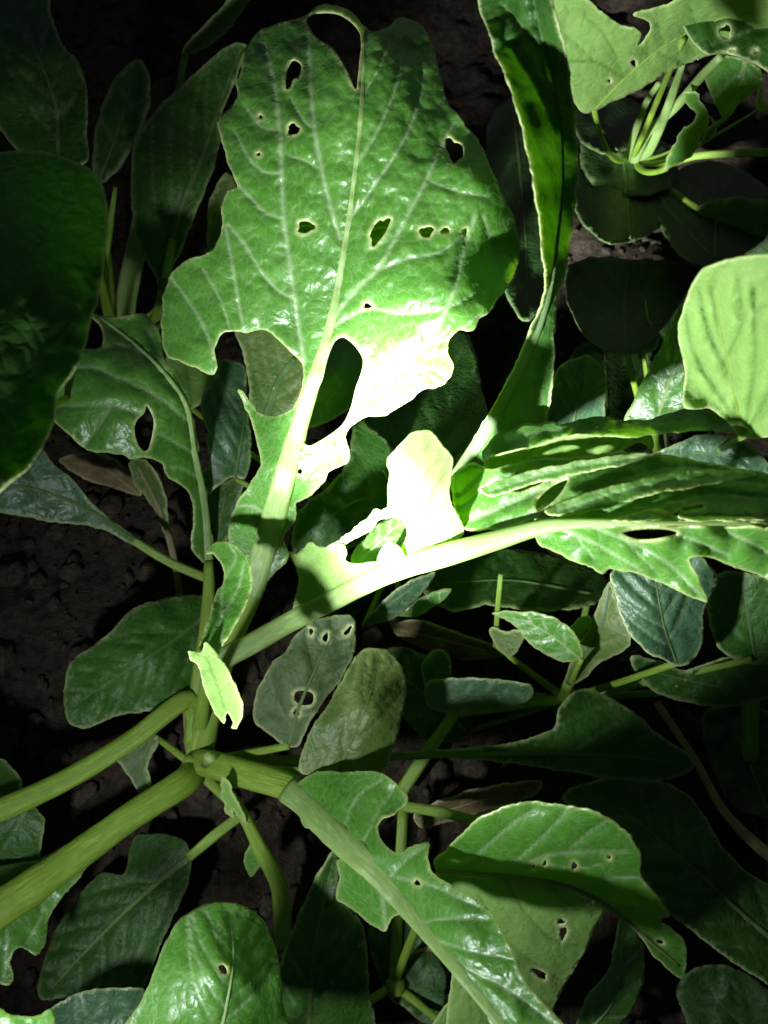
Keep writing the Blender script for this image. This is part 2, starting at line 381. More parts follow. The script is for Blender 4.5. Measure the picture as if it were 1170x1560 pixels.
# ================================================================== the ground
def ground():
    nx, ny = 240, 260; x0, x1, y0, y1 = -1.0, 1.0, -0.45, 1.75; co = []; f = []
    for j in range(ny):
        for i in range(nx):
            x = x0 + (x1-x0)*i/(nx-1); y = y0 + (y1-y0)*j/(ny-1); v = Vector((x, y, 0))
            z = 0.02*noise.noise(v*6) + 0.014*noise.noise(v*17+Vector((3, 1, 0))) + 0.009*noise.noise(v*45) + 0.004*noise.noise(v*110)
            co.append((x, y, z - 0.006))
    for j in range(ny-1):
        for i in range(nx-1): a = j*nx+i; f.append((a, a+1, a+nx+1, a+nx))
    o = mesh_obj('soil', co, f, [M['soil']], None); o['kind'] = 'structure'
    # the bed runs on to the horizon
    o2 = mesh_obj('ground', [(-60, -60, -.05), (60, -60, -.05), (60, 60, -.05), (-60, 60, -.05)], [(0, 1, 2, 3)], [M['soil']], None)
    o2['kind'] = 'structure'
ground()
def clods():
    import bmesh
    bm = bmesh.new(); bmesh.ops.create_icosphere(bm, subdivisions=2, radius=1)
    bv = np.array([v.co[:] for v in bm.verts]); bf = [[v.index for v in f.verts] for f in bm.faces]; bm.free()
    co = []; fs = []
    for i in range(3200):
        x = random.uniform(-.6, .6); y = random.uniform(-.3, .75); r = 0.0018 + 0.013 * random.random() ** 4.5 * (1.0 if y < .38 else .35)
        off = random.uniform(0, 99)
        d = np.array([1 + .6*noise.noise(Vector(p)*1.3 + Vector((off, 0, 0))) + .4*noise.noise(Vector(p)*2.6 + Vector((0, off, 0))) for p in bv])
        s = np.array([random.uniform(.8, 1.3), random.uniform(.8, 1.3), random.uniform(.4, .75)])
        v = Vector((x, y, 0)); z = 0.02*noise.noise(v*6) + 0.014*noise.noise(v*17+Vector((3, 1, 0)))
        b = len(co); co += (bv*d[:, None]*s*r + np.array([x, y, z - .004 + r*.35])).tolist(); fs += [[b+k for k in q] for q in bf]
    o = mesh_obj('soil_clods', co, fs, [M['clod']], None)
    o['kind'] = 'stuff'; o['label'] = 'dark crumbly soil clods between the plants'; o['category'] = 'soil'
clods()

def lift(ctrl): return [(u, v, z + 2.0 * min(1, max(0, (u - 690) / 230))) for u, v, z in ctrl]
# ================================================================== the chewed plant in the middle
main = plant('mustard_plant', 'large chewed green plant with torn bright leaves spreading from one crown', 300, 1165)
# big holed leaf
L1 = leaf(main, [(466,24),(482,10),(505,7),(535,18),(552,38),(566,50),(580,47),(593,40),(606,29),(620,29),(636,35),(651,51),(664,90),(670,114),(682,157),
    (699,178),(733,222),(753,270),(770,308),(784,335),(791,390),(783,418),(768,445),(755,460),(740,481),(732,485),(719,503),(698,504),(684,520),(682,537),(691,557),
    (685,577),(662,591),(647,591),(630,606),(612,619),(586,632),(552,636),(526,663),(532,687),(529,704),(502,717),(495,733),(472,755),(451,767),(452,790),(431,820),
    (440,848),(412,882),(388,910),(368,905),(354,865),(348,825),(351,795),(360,768),(381,736),(399,708),(396,690),(389,660),(383,640),(373,618),(363,594),(369,596),(385,618),
    (397,631),(425,632),(445,620),(457,600),(462,575),(460,553),(446,538),(430,525),(413,507),(395,503),(371,508),(350,504),(335,512),(328,530),(331,560),(326,572),(300,562),
    (275,550),(256,546),(248,518),(247,470),(251,440),(263,414),(286,395),(316,387),(335,365),(340,335),(338,310),(345,291),(361,285),(357,272),(345,240),(334,203),(335,178),
    (354,160),(361,140),(360,124),(368,108),(372,80),(386,58),(398,46),(425,36)],
    [(380,905,13),(430,740,23.5),(475,600,28.5),(510,470,32.5),(535,320,37.5),(548,180,41.5),(553,50,43),(255,500,27),(300,420,30.6),(345,210,36.5),(380,70,38),(620,40,42.5),
     (668,130,41.5),(690,230,40.5),(660,330,38.8),(700,430,37.2),(740,470,36),(738,300,40.2),(782,345,35.8),(788,400,33.6),(660,590,31.5),(600,620,29),(330,565,28),(350,820,16.5),(470,750,22.5),(437,845,16),(370,600,25),(480,12,40)],
    holes=[[(446,92),(458,98),(459,108),(455,117),(447,121),(443,132),(436,136),(435,125),(437,108)], ell(447,197,9,9), ell(466,346,13,9,-8), ell(578,352,23,10,-58),
           ell(650,353,11,8,-15), ell(678,351,7,4,-10), ell(708,353,4,6), ell(560,466,6,4), ell(457,718,4,4), ell(692,229,12,19,-25), ell(397,178,3,3), ell(394,235,3,3),
           [(467,31),(480,21),(512,21),(534,33),(548,50),(550,70),(547,100),(543,136),(539,132),(528,106),(508,75),(482,57)],
           [(510,520),(523,514),(540,526),(553,547),(551,566),(542,591),(535,619),(523,645),(503,662),(473,679),(462,673),(460,655),(477,608),(491,578),(499,545)]],
    mid=[(380,905),(405,830),(430,740),(453,660),(473,595),(495,530),(510,470),(522,400),(533,330),(543,250),(550,180),(554,110),(557,45)], midw=(20,19,18,16,13,10,8,6,5,4.5,4,3,2),
    veins=[([(463,553),(455,500),(445,430),(438,380),(432,330),(430,270),(426,200),(418,130),(402,70)],3.6), ([(518,365),(505,320),(490,260),(480,200),(473,140),(470,60)],3.2),
           ([(443,455),(420,440),(395,410),(372,372),(348,343)],2.4), ([(431,335),(405,325),(380,300),(365,285)],2.4), ([(372,506),(362,450),(352,392),(344,348)],2.2),
           ([(428,265),(402,262),(380,242),(360,205)],2), ([(425,200),(400,195),(375,165)],2), ([(330,550),(312,500),(285,455),(262,425)],2), ([(350,500),(335,455),(310,410)],1.6),
           ([(505,490),(545,440),(577,410),(600,370),(622,328),(647,280),(668,232),(690,190)],3), ([(577,412),(620,395),(670,385),(712,352)],2.2), ([(508,498),(560,472),(620,478),(680,470),(738,440)],2.2),
           ([(533,335),(565,290),(600,240),(630,180),(645,110)],2.4), ([(545,250),(575,200),(600,140),(615,70)],2), ([(550,150),(575,110),(595,60)],1.6),
           ([(530,660),(548,620),(580,590),(620,555),(660,510),(690,445),(705,380),(722,330)],3.4), ([(620,555),(655,560),(683,570)],2), ([(645,530),(690,510),(730,480)],1.8),
           ([(480,200),(460,180),(445,150)],1.6), ([(490,260),(465,245),(442,238)],1.6), ([(735,328),(752,390),(753,450)],2.0), ([(650,275),(690,290),(740,300)],1.8),
           ([(415,790),(385,770),(362,772)],1.8), ([(420,770),(445,775)],1.8), ([(440,830),(415,840)],1.5)],
    grid=3.6, puff=1.1, wave=0.8, thick=0.0009)
stalk(main, [(302,1160,2,20),(318,1085,5,19),(345,990,8.5,18),(370,930,11.5,18),(388,890,13.5,18)])
L1.o['label'] = 'big bright leaf with many small holes and a torn base'
# right-hand leaf: long rib, a lobe that stands up in the beam, folded blades beyond
stalk(main, [(308,1120,3,17),(330,1015,8,17),(385,980,11,16),(450,943,15,16),(520,907,20,16),(600,869,26.5,17),(680,845,31,18),(760,822,35,15),(830,803,38,11),(900,797,40.5,7),(1000,797,42,4),(1170,798,42.5,3),(1250,800,42.5,2)], mat='rib', name='midrib')
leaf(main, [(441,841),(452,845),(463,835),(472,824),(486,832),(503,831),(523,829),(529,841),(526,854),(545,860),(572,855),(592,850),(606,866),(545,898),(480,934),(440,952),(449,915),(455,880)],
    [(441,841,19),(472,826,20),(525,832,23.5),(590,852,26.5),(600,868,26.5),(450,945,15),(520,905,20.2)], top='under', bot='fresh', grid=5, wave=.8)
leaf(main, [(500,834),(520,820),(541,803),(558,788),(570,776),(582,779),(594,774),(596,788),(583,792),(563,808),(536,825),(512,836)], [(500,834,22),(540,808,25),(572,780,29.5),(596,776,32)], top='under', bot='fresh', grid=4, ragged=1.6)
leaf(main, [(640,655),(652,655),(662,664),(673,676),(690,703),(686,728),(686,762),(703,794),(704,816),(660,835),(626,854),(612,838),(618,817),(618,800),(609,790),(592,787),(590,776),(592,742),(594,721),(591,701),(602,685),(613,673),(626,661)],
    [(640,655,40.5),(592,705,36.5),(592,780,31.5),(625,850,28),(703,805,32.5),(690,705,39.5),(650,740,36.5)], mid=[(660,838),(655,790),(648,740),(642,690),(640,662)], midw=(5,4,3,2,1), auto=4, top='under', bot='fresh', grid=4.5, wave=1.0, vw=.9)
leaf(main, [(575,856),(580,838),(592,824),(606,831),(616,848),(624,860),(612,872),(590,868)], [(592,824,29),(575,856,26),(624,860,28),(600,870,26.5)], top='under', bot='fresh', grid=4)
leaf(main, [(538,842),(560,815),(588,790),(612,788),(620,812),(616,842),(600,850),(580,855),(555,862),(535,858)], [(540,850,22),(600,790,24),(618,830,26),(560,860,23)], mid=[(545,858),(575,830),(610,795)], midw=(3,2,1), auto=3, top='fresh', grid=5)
# folded blades of the right leaf
leaf(main, [(735,690),(756,663),(784,653),(801,646),(822,645),(845,642),(850,648),(908,636),(957,641),(995,638),(1047,622),(1081,626),(1109,639),(1122,658),(1095,656),(1040,658),(995,661),(960,666),(874,664),(805,683),(770,690),(742,702)],
    [(740,700,33),(780,656,33),(845,648,36.5),(957,645,38.5),(1081,630,39),(1120,657,39),(960,664,39.5),(805,682,35.5),(1040,657,39.8)], veins=[([(770,672),(850,655),(960,653),(1060,640),(1110,650)],1.8), ([(950,655),(1030,632),(1080,634)],1.5)], top='fresh', grid=5, wave=1.2, puff=1.8)
leaf(main, [(738,703),(770,689),(805,682),(874,662),(960,664),(990,657),(994,682),(974,674),(943,688),(908,696),(839,699),(780,707),(745,722)],
    [(740,710,32.6),(805,683,35.3),(874,664,37.6),(990,660,39.4),(993,682,37.2),(908,695,35.4),(780,706,32.8)], veins=[([(800,698),(812,683)],1.5),([(850,696),(862,668)],1.5),([(900,694),(905,668)],1.5),([(940,686),(950,668)],1.5)], top='under', bot='fresh', grid=5, wave=.8)
leaf(main, [(688,728),(704,712),(722,704),(746,714),(790,704),(839,698),(908,693),(945,688),(1000,692),(1047,699),(1110,711),(1170,722),(1240,740),(1240,797),(1100,795),(1000,795),(900,797),(820,800),(760,806),(706,806),(692,770)],
    [(690,735,32),(745,716,34.2),(839,700,36.9),(945,690,39),(1047,700,40.3),(1170,724,41.2),(1240,745,41.6),(1170,792,42),(1000,790,41.3),(830,797,37.2),(710,803,32.2),(850,750,37.3),(1000,740,40.4)],
    holes=[[(775,746),(783,735),(796,726),(814,719),(828,724),(826,735),(806,744),(792,749)],[(820,779),(817,764),(838,743),(864,731),(858,746),(842,764)],ell(1045,778,26,5,-14)],
    veins=[([(706,797),(760,775),(830,745),(900,715),(960,700)],2.2),([(815,793),(900,770),(980,745),(1060,728),(1160,738)],2.4),([(760,800),(830,780),(920,740),(1010,715),(1100,716)],2),([(900,792),(990,770),(1080,755),(1170,760)],2),([(700,770),(740,745),(800,712)],1.8),([(850,790),(930,780),(1000,755)],1.6),([(700,750),(730,725)],1.5)],
    top='fresh', grid=4.5, puff=2.2, wave=.5)
leaf(main, [(770,750),(790,715),(830,712),(870,722),(880,750),(850,780),(815,785)], [(770,750,30),(830,715,31.5),(880,750,33),(815,785,33)], top='under', bot='fresh', grid=6)
leaf(main, [(814,815),(816,792),(850,793),(900,800),(1000,801),(1170,803),(1260,810),(1260,910),(1170,882),(1116,861),(1068,847),(1050,851),(1057,866),(1071,899),(1076,917),(1019,893),(978,876),(929,867),(919,873),(893,862),(867,852),(840,838),(822,830)],
    [(816,800,37),(900,799,40),(1000,799,41.6),(1170,801,42),(1260,810,42),(822,830,35.5),(919,871,35.5),(1010,850,38.5),(1075,916,36),(1116,861,38.5),(1170,882,38),(1255,905,37.5)],
    holes=[[(948,812),(975,806),(1015,806),(1032,812),(1005,820),(970,822)]],
    veins=[([(830,800),(880,815),(930,840),(975,868)],2.2),([(900,800),(970,830),(1020,860),(1065,905)],2.2),([(990,802),(1050,820),(1110,845)],2),([(1090,803),(1140,825),(1200,860)],2),([(870,806),(905,850)],1.4),([(950,822),(1000,870)],1.4)],
    top='fresh', grid=4.5, puff=2.0, wave=1.6)
for ol, cl, mt, vn in [
    ([(930,793),(985,778),(1043,764),(1032,779),(978,793)], [(930,793,41),(1043,765,41.5),(978,793,41.6)], 'under', []),
    ([(1034,790),(1050,766),(1085,757),(1130,760),(1170,770),(1215,785),(1120,793)], [(1034,790,42.3),(1085,758,40.8),(1200,785,42.2),(1120,793,42.6)], 'dark', [([(1045,785),(1110,772),(1180,778)],1.6)]),
    ([(732,744),(790,722),(860,706),(940,694),(1012,690),(965,706),(880,722),(800,742),(750,757)], [(735,746,35.6),(860,707,38.3),(1010,691,40.6),(880,721,38.4),(750,756,35.8)], 'fresh', [([(745,748),(860,714),(1000,692)],1.8)]),
    ([(830,777),(900,750),(980,728),(1060,716),(1155,722),(1095,736),(1000,753),(920,773),(860,786)], [(832,777,38.4),(980,729,41),(1150,722,42),(1000,752,41.4),(860,785,39)], 'fresh', [([(845,780),(980,740),(1130,724)],1.8)])]:
    leaf(main, ol, cl, veins=vn, top=mt, grid=4.5, puff=1.0, wave=.3)
# young curled leaf with its tip in the beam
leaf(main, [(313,844),(321,829),(342,824),(362,834),(379,851),(384,879),(379,909),(362,947),(340,982),(330,1000),(314,992),(304,988),(311,961),(318,947),(324,920),(330,899),(338,892),(343,875),(338,858),(326,845)],
    [(316,842,20),(345,826,21.5),(382,870,23.5),(378,910,23.8),(345,975,25),(310,985,24),(335,895,21.5),(360,880,22.2)], veins=[([(338,992),(336,950),(338,905)],2.2),([(338,940),(362,900),(372,860)],1.8),([(345,880),(360,850),(350,830)],1.5)],
    top='fresh', grid=3.6, puff=1.2, wave=.8)
leaf(main, [(285,993),(291,990),(308,991),(313,979),(330,997),(352,1029),(369,1070),(369,1091),(360,1110),(352,1109),(356,1100),(346,1086),(342,1103),(328,1087),(311,1050),(303,1012),(291,1005)],
    [(286,995,25.5),(312,982,24.8),(352,1029,26.5),(370,1080,26),(357,1108,25),(335,1095,24),(305,1020,24)], veins=[([(315,1000),(330,1040),(345,1085)],1.6),([(335,1055),(350,1040)],1.2)], top='under', bot='fresh', grid=3.6, wave=.6, puff=.8)
stalk(main, [(303,1120,3,13),(312,1060,10,9),(322,1010,17,6),(328,985,21,4),(334,940,22.5,3)], mat='stalk')
# left leaf with the window hole
leaf(main, [(132,474),(150,479),(178,482),(205,479),(219,477),(232,490),(243,506),(251,545),(270,578),(288,612),(297,650),(302,684),(300,692),(308,720),(316,755),(321,800),(322,855),(309,857),(291,835),(296,780),(287,750),(273,737),(254,726),(244,704),(222,697),
    (197,701),(188,694),(160,690),(130,684),(103,660),(80,636),(80,600),(105,566),(116,547),(123,533),(150,530),(158,519),(155,503),(147,489),(132,481)],
    [(140,476,27),(90,630,24.5),(130,680,23),(200,695,22.5),(160,590,26),(250,545,25),(230,640,24),(300,690,18),(310,770,13.5),(316,850,9),(210,490,25.5)],
    holes=[[(224,619),(234,639),(232,663),(226,684),(219,687),(209,674),(205,653),(209,640),(220,629)]],
    mid=[(318,858),(314,800),(309,756),(302,720),(294,680),(284,622),(260,581),(226,544),(191,513),(150,482)], midw=(7,6.5,6,5.5,5,4.5,4,3.5,3,2),
    veins=[([(284,640),(240,605),(190,580),(140,560),(112,560)],2),([(226,544),(190,528),(155,530)],1.8),([(294,690),(262,672),(240,660)],1.8),([(216,632),(170,618),(120,617),(85,620)],2),([(170,618),(150,650),(128,680)],1.4),([(260,581),(240,540),(225,500)],1.6),([(301,730),(280,715),(256,712)],1.6)],
    top='fresh', grid=4.5, puff=1.4, wave=1.0)
stalk(main, [(300,1130,3,20),(306,1060,5,18),(316,960,7,13),(318,900,8,9),(318,855,9,7)])
# two thick stalks running out of the picture to the lower left, with blade wings
stalk(main, [(302,1110,3,17),(285,1066,6,15),(200,1128,7.5,15),(100,1188,9.5,16),(0,1234,12,18),(-90,1262,14,18)], mat='stalk')
leaf(main, [(-70,1160),(0,1155),(20,1170),(34,1190),(32,1203),(60,1238),(68,1250),(62,1290),(57,1325),(30,1332),(0,1322),(-80,1310)], [(0,1160,9.5),(30,1200,9.5),(66,1252,9),(57,1322,7),(-70,1300,10.5),(-60,1180,11.5)], mid=[(60,1212),(0,1236),(-60,1258)], midw=(3,3,3), auto=3, top='dark', grid=6)
stalk(main, [(300,1165,2,22),(285,1188,5,22),(200,1243,7.5,21),(100,1316,10,24),(0,1384,13,29),(-90,1432,15,32)], mat='stalk')
leaf(main, [(175,1285),(150,1305),(128,1330),(105,1355),(85,1380),(74,1400),(71,1425),(68,1442),(54,1456),(36,1443),(22,1448),(17,1468),(22,1490),(14,1503),(0,1500),(-60,1485),(-90,1440),(0,1384),(100,1316)],
    [(170,1285,8),(100,1320,10),(0,1385,13),(-80,1440,15),(70,1420,11),(15,1500,13),(-50,1485,14.5)], veins=[([(70,1345),(60,1400),(40,1440)],2),([(10,1385),(10,1440),(5,1495)],2)], top='fresh', grid=5, wave=.9)
leaf(main, [(-40,1345),(0,1322),(57,1310),(100,1288),(160,1256),(175,1262),(100,1318),(0,1386),(-40,1405)], [(-40,1345,11.5),(57,1310,8.5),(170,1258,7.2),(0,1386,12.5)], top='dark', grid=6)
# lower-right leaf with fat pale rib
L4 = leaf(main, [(430,1208),(452,1193),(482,1177),(540,1176),(578,1177),(602,1190),(619,1216),(617,1228),(602,1241),(582,1248),(576,1259),(580,1276),(592,1293),(607,1300),(625,1290),(648,1283),(655,1286),(652,1309),(659,1329),(682,1346),(744,1384),(760,1410),(782,1452),(799,1493),(826,1527),(850,1551),
    (900,1610),(770,1610),(747,1560),(734,1527),(689,1476),(648,1425),(628,1397),(611,1394),(597,1401),(588,1418),(576,1415),(556,1401),(529,1380),(512,1368),(518,1336),(513,1312),(522,1305),(508,1288),(481,1262),(467,1262),(455,1240),(440,1226)],
    [(435,1210,11),(500,1260,16.5),(560,1312,21),(660,1430,26.5),(740,1535,30),(820,1600,32),(600,1190,20),(617,1225,20.5),(520,1365,17),(585,1415,19),(652,1288,24.8),(744,1386,29),(800,1495,31),(870,1585,33)],
    holes=[ell(636,1345,5,4,30),ell(585,1346,4,6,20)],
    mid=[(440,1203),(470,1228),(500,1260),(530,1288),(560,1314),(600,1356),(660,1430),(720,1503),(770,1565),(800,1605)], midw=(20,21,21,20,17,13,12,11,10,9),
    veins=[([(560,1316),(580,1350),(585,1385),(588,1415)],2.6),([(545,1298),(575,1240),(600,1200)],1.6),([(520,1270),(545,1215),(580,1190)],1.6),([(590,1340),(625,1305),(650,1290)],1.8),([(600,1335),(660,1350),(735,1385)],2),([(640,1405),(690,1400),(745,1400)],1.8),([(690,1465),(740,1490),(800,1525),(855,1570)],3.2),([(660,1430),(720,1450),(780,1460)],1.8)],
    top='fresh', grid=4.3, puff=1.6, wave=.8)
L4.o['label'] = 'torn leaf blade with a fat pale rib'
stalk(main, [(296,1160,3,20),(330,1166,6,20),(385,1182,8.5,21),(440,1200,10.5,21),(460,1220,12,20)], mat='stalk')
stalk(main, [(312,1166,6,6),(319,1155,9.5,9),(321,1152,10,9.5)], mat='rib', name='stalk_stub')
stalk(main, [(340,1190,9,4),(352,1210,8,7),(375,1250,7,9),(400,1300,5.5,11),(425,1350,4,13),(432,1440,1,14)], mat='stalk')
leaf(main, [(338,1184),(345,1190),(352,1200),(362,1222),(372,1245),(380,1256),(372,1253),(362,1240),(352,1232),(356,1246),(346,1238),(344,1222),(338,1212),(342,1205)], [(340,1190,9.5),(380,1256,7.3),(345,1235,7.5)], top='under', grid=4, ragged=1.8)
leaf(main, [(392,1270),(403,1290),(408,1306),(396,1322),(383,1336),(374,1320),(373,1300)], [(392,1270,6),(383,1336,3.5),(374,1305,4.5)], top='fresh', grid=5)
# old low leaves of the same plant
leaf(main, [(390,1060),(397,1040),(411,1016),(435,992),(455,961),(482,944),(517,936),(534,937),(543,951),(538,999),(517,1040),(489,1074),(469,1108),(455,1136),(438,1137),(414,1122),(387,1098)],
    [(430,1130,10),(395,1060,10.5),(455,961,14),(535,945,14),(500,1050,12),(460,1030,13.5)], holes=[[(451,1054),(465,1052),(477,1058),(475,1072),(460,1074),(449,1066)],ell(452,1085,5,5),ell(496,971,4,7,20),ell(530,961,9,3,-50),ell(474,962,3,5)],
    mid=[(440,1136),(455,1080),(480,1020),(510,960)], midw=(4,3,2,1.2), auto=5, top='grey', bot='grey', grid=5, wave=1.2, puff=1.6, ribmat='stalk', vw=.7)
leaf(main, [(456,1172),(462,1142),(482,1098),(506,1064),(530,1019),(541,999),(564,986),(592,992),(609,1012),(619,1040),(612,1095),(599,1139),(585,1172),(530,1182),(480,1182)],
    [(500,1178,13),(460,1150,12.5),(510,1060,15),(565,990,16),(615,1040,14.5),(590,1165,12.5),(555,1080,17)], mid=[(515,1178),(535,1130),(560,1070),(578,1005)], midw=(3,2.5,2,1), auto=4, top='old', bot='under', grid=5, puff=2.2, wave=1.0, ang=28, ribmat='stalk')
petiole(main, 440,1136,10,6); petiole(main, 515,1178,12.8,6)
leaf(main, [(600,1148),(700,1140),(780,1130),(840,1110),(850,1080),(870,1055),(900,1050),(960,1080),(1000,1115),(1048,1148),(1058,1166),(1040,1180),(1000,1190),(940,1187),(860,1175),(780,1163),(700,1156)],
    [(600,1152,7.5),(850,1085,11.5),(900,1052,11),(1055,1165,9),(860,1170,8.5),(940,1120,11),(760,1150,10)], mid=[(590,1153),(700,1149),(850,1148),(960,1152),(1045,1165)], midw=(7,6,4.5,3,2), auto=5, top='dark', grid=7)
petiole(main, 590,1153,7.4,7)
leaf(main, [(98,1065),(105,1010),(140,985),(168,962),(198,930),(250,912),(320,910),(322,980),(300,1040),(240,1080),(180,1090),(130,1110),(105,1100)], [(100,1065,6),(140,985,8),(250,912,7.5),(320,940,6),(300,1040,5),(180,1090,5.5),(220,1000,9)], mid=[(318,935),(250,985),(180,1030),(120,1070)], midw=(4,3,2,1.2), auto=5, top='dark', grid=6, puff=2.0, wave=1.2)
petiole(main, 318,935,6,6)
leaf(main, [(65,685),(82,708),(109,728),(137,762),(165,788),(202,816),(202,830),(165,810),(130,800),(85,797),(40,788),(-20,775),(-60,740),(-20,700),(20,690)], [(65,685,15),(137,762,12),(202,823,10),(85,797,11),(-40,740,15),(20,740,15)], mid=[(204,824),(150,785),(100,760),(40,742),(-20,735)], midw=(6,5,4,3,2), auto=4, top='blue', grid=6)
stalk(main, [(196,819,10,6),(260,857,8,7),(325,885,6,7)], mat='stalk'); petiole(main, 322,884,6,7)
leaf(main, [(60,1520),(75,1440),(110,1380),(150,1332),(188,1330),(196,1300),(205,1275),(240,1270),(280,1280),(292,1308),(282,1360),(262,1400),(245,1440),(225,1490),(210,1512),(120,1515)], [(290,1300,4.5),(200,1280,3.5),(110,1380,4),(60,1520,6),(225,1490,5),(180,1400,5)], mid=[(295,1302),(240,1345),(190,1390),(130,1450),(80,1505)], midw=(6,5,4,3,1.5), auto=5, top='shade_dark', grid=6, puff=1.6)
stalk(main, [(372,1238,4.5,8),(330,1270,5,8),(288,1306,4.8,7)], mat='stalk'); petiole(main, 370,1239,4.5,8)
leaf(main, [(175,1150),(200,1140),(233,1118),(242,1128),(226,1168),(230,1196),(213,1208),(195,1180)], [(240,1122,6),(175,1150,6),(213,1206,4.5)], mid=[(236,1122),(220,1150),(212,1200)], midw=(3,3,2), auto=2, top='grey', grid=6)
petiole(main, 236,1122,6,4)
# wilted yellow leaf hanging at the left
leaf(main, [(198,705),(222,700),(245,733),(254,760),(257,805),(252,815),(243,795),(226,762),(205,740)], [(200,705,9),(250,745,8),(255,812,5)], mid=[(255,812),(240,770),(210,710)], midw=(3,3,2), top='old', bot='old', grid=6, ribmat='straw')
stalk(main, [(254,805,5,5),(265,850,4,5),(274,905,3,5)], mat='straw'); petiole(main, 273,900,3,5, 'straw')

# ================================================================== the plant behind the big leaf
back = plant('mustard_plant', 'tall green plant behind the big holed leaf with one upright narrow folded leaf', 600, 860)
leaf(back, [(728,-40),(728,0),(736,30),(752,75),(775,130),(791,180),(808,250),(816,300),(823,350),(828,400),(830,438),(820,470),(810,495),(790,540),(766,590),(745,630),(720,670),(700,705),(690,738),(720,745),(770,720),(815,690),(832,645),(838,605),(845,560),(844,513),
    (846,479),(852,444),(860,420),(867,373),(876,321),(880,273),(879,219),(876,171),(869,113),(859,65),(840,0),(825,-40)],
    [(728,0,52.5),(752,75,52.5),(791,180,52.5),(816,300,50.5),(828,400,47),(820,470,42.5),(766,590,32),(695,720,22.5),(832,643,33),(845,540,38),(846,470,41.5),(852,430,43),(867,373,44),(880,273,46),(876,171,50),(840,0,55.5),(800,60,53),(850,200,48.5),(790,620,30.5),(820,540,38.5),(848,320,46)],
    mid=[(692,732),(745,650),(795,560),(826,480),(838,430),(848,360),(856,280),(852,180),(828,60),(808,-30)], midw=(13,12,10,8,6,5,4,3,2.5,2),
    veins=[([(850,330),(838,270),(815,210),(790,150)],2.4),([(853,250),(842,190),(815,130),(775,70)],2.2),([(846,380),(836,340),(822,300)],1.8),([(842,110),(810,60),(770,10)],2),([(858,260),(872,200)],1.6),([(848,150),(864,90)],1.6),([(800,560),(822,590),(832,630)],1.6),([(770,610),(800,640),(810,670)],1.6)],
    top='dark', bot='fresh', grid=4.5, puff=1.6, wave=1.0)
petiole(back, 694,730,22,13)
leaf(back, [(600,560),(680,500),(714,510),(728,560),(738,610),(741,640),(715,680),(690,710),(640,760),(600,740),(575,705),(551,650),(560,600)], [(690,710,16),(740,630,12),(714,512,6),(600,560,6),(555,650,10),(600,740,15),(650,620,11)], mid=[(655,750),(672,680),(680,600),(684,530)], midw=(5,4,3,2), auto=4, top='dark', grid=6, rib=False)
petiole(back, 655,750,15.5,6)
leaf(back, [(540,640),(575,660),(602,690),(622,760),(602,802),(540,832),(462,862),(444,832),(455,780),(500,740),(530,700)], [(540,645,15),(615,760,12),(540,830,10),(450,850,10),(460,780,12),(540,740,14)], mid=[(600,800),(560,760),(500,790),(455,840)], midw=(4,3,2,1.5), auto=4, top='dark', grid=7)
leaf(back, [(480,520),(520,500),(562,528),(556,570),(541,615),(505,640),(466,654),(452,640),(460,580)], [(480,520,19),(560,530,19),(466,652,18),(540,615,17),(510,575,21)], mid=[(545,605),(515,590),(470,640)], midw=(2,2,1.5), auto=4, top='blue', grid=6)
leaf(back, [(360,498),(400,497),(462,540),(460,600),(430,642),(398,645),(382,620),(376,560)], [(365,505,19),(460,545,19),(395,640,16),(430,640,16)], mid=[(405,640),(425,580),(450,545)], midw=(9,7,5), auto=3, top='old', bot='under', grid=6)
leaf(back, [(340,548),(373,558),(376,590),(380,640),(384,680),(374,728),(355,728),(335,738),(318,753),(309,742),(304,721),(318,708),(317,682),(314,667),(321,660),(309,639),(306,612),(314,595),(330,570)], [(360,560,15.5),(380,650,14.5),(370,725,13),(310,740,13),(308,625,15),(345,650,16.5)], mid=[(358,730),(364,690),(372,640),(372,590)], midw=(3,3,2,1.5), auto=5, top='blue', grid=4.5, puff=1.8)
leaf(back, [(252,545),(290,545),(330,546),(350,552),(345,570),(318,600),(289,625),(280,600)], [(255,547,15),(348,556,15),(289,622,14)], veins=[([(283,555),(288,590),(290,620)],2)], top='under', grid=6)
leaf(back, [(308,742),(340,735),(372,727),(362,770),(345,830),(320,852),(310,800)], [(310,745,11),(370,730,12),(320,850,8)], mid=[(330,848),(335,800),(345,745)], midw=(3,2,1.5), auto=3, top='dark', grid=6)
leaf(back, [(553,952),(580,920),(608,896),(662,870),(655,888),(622,926),(590,946)], [(555,950,9),(660,872,13),(610,900,12),(590,945,9)], mid=[(556,950),(600,915),(655,876)], midw=(3,2.5,1), auto=4, top='blue', grid=5)
leaf(back, [(612,928),(650,905),(688,896),(668,920),(640,937),(608,937)], [(612,930,9),(685,898,11),(640,937,9)], top='fresh', grid=5)
for q in [(600,800,11,4),(545,605,17,4),(405,640,16,7),(360,730,13,4),(289,620,14,4),(330,848,8,4),(556,950,9,4),(612,932,9,3)]: petiole(back, *q)

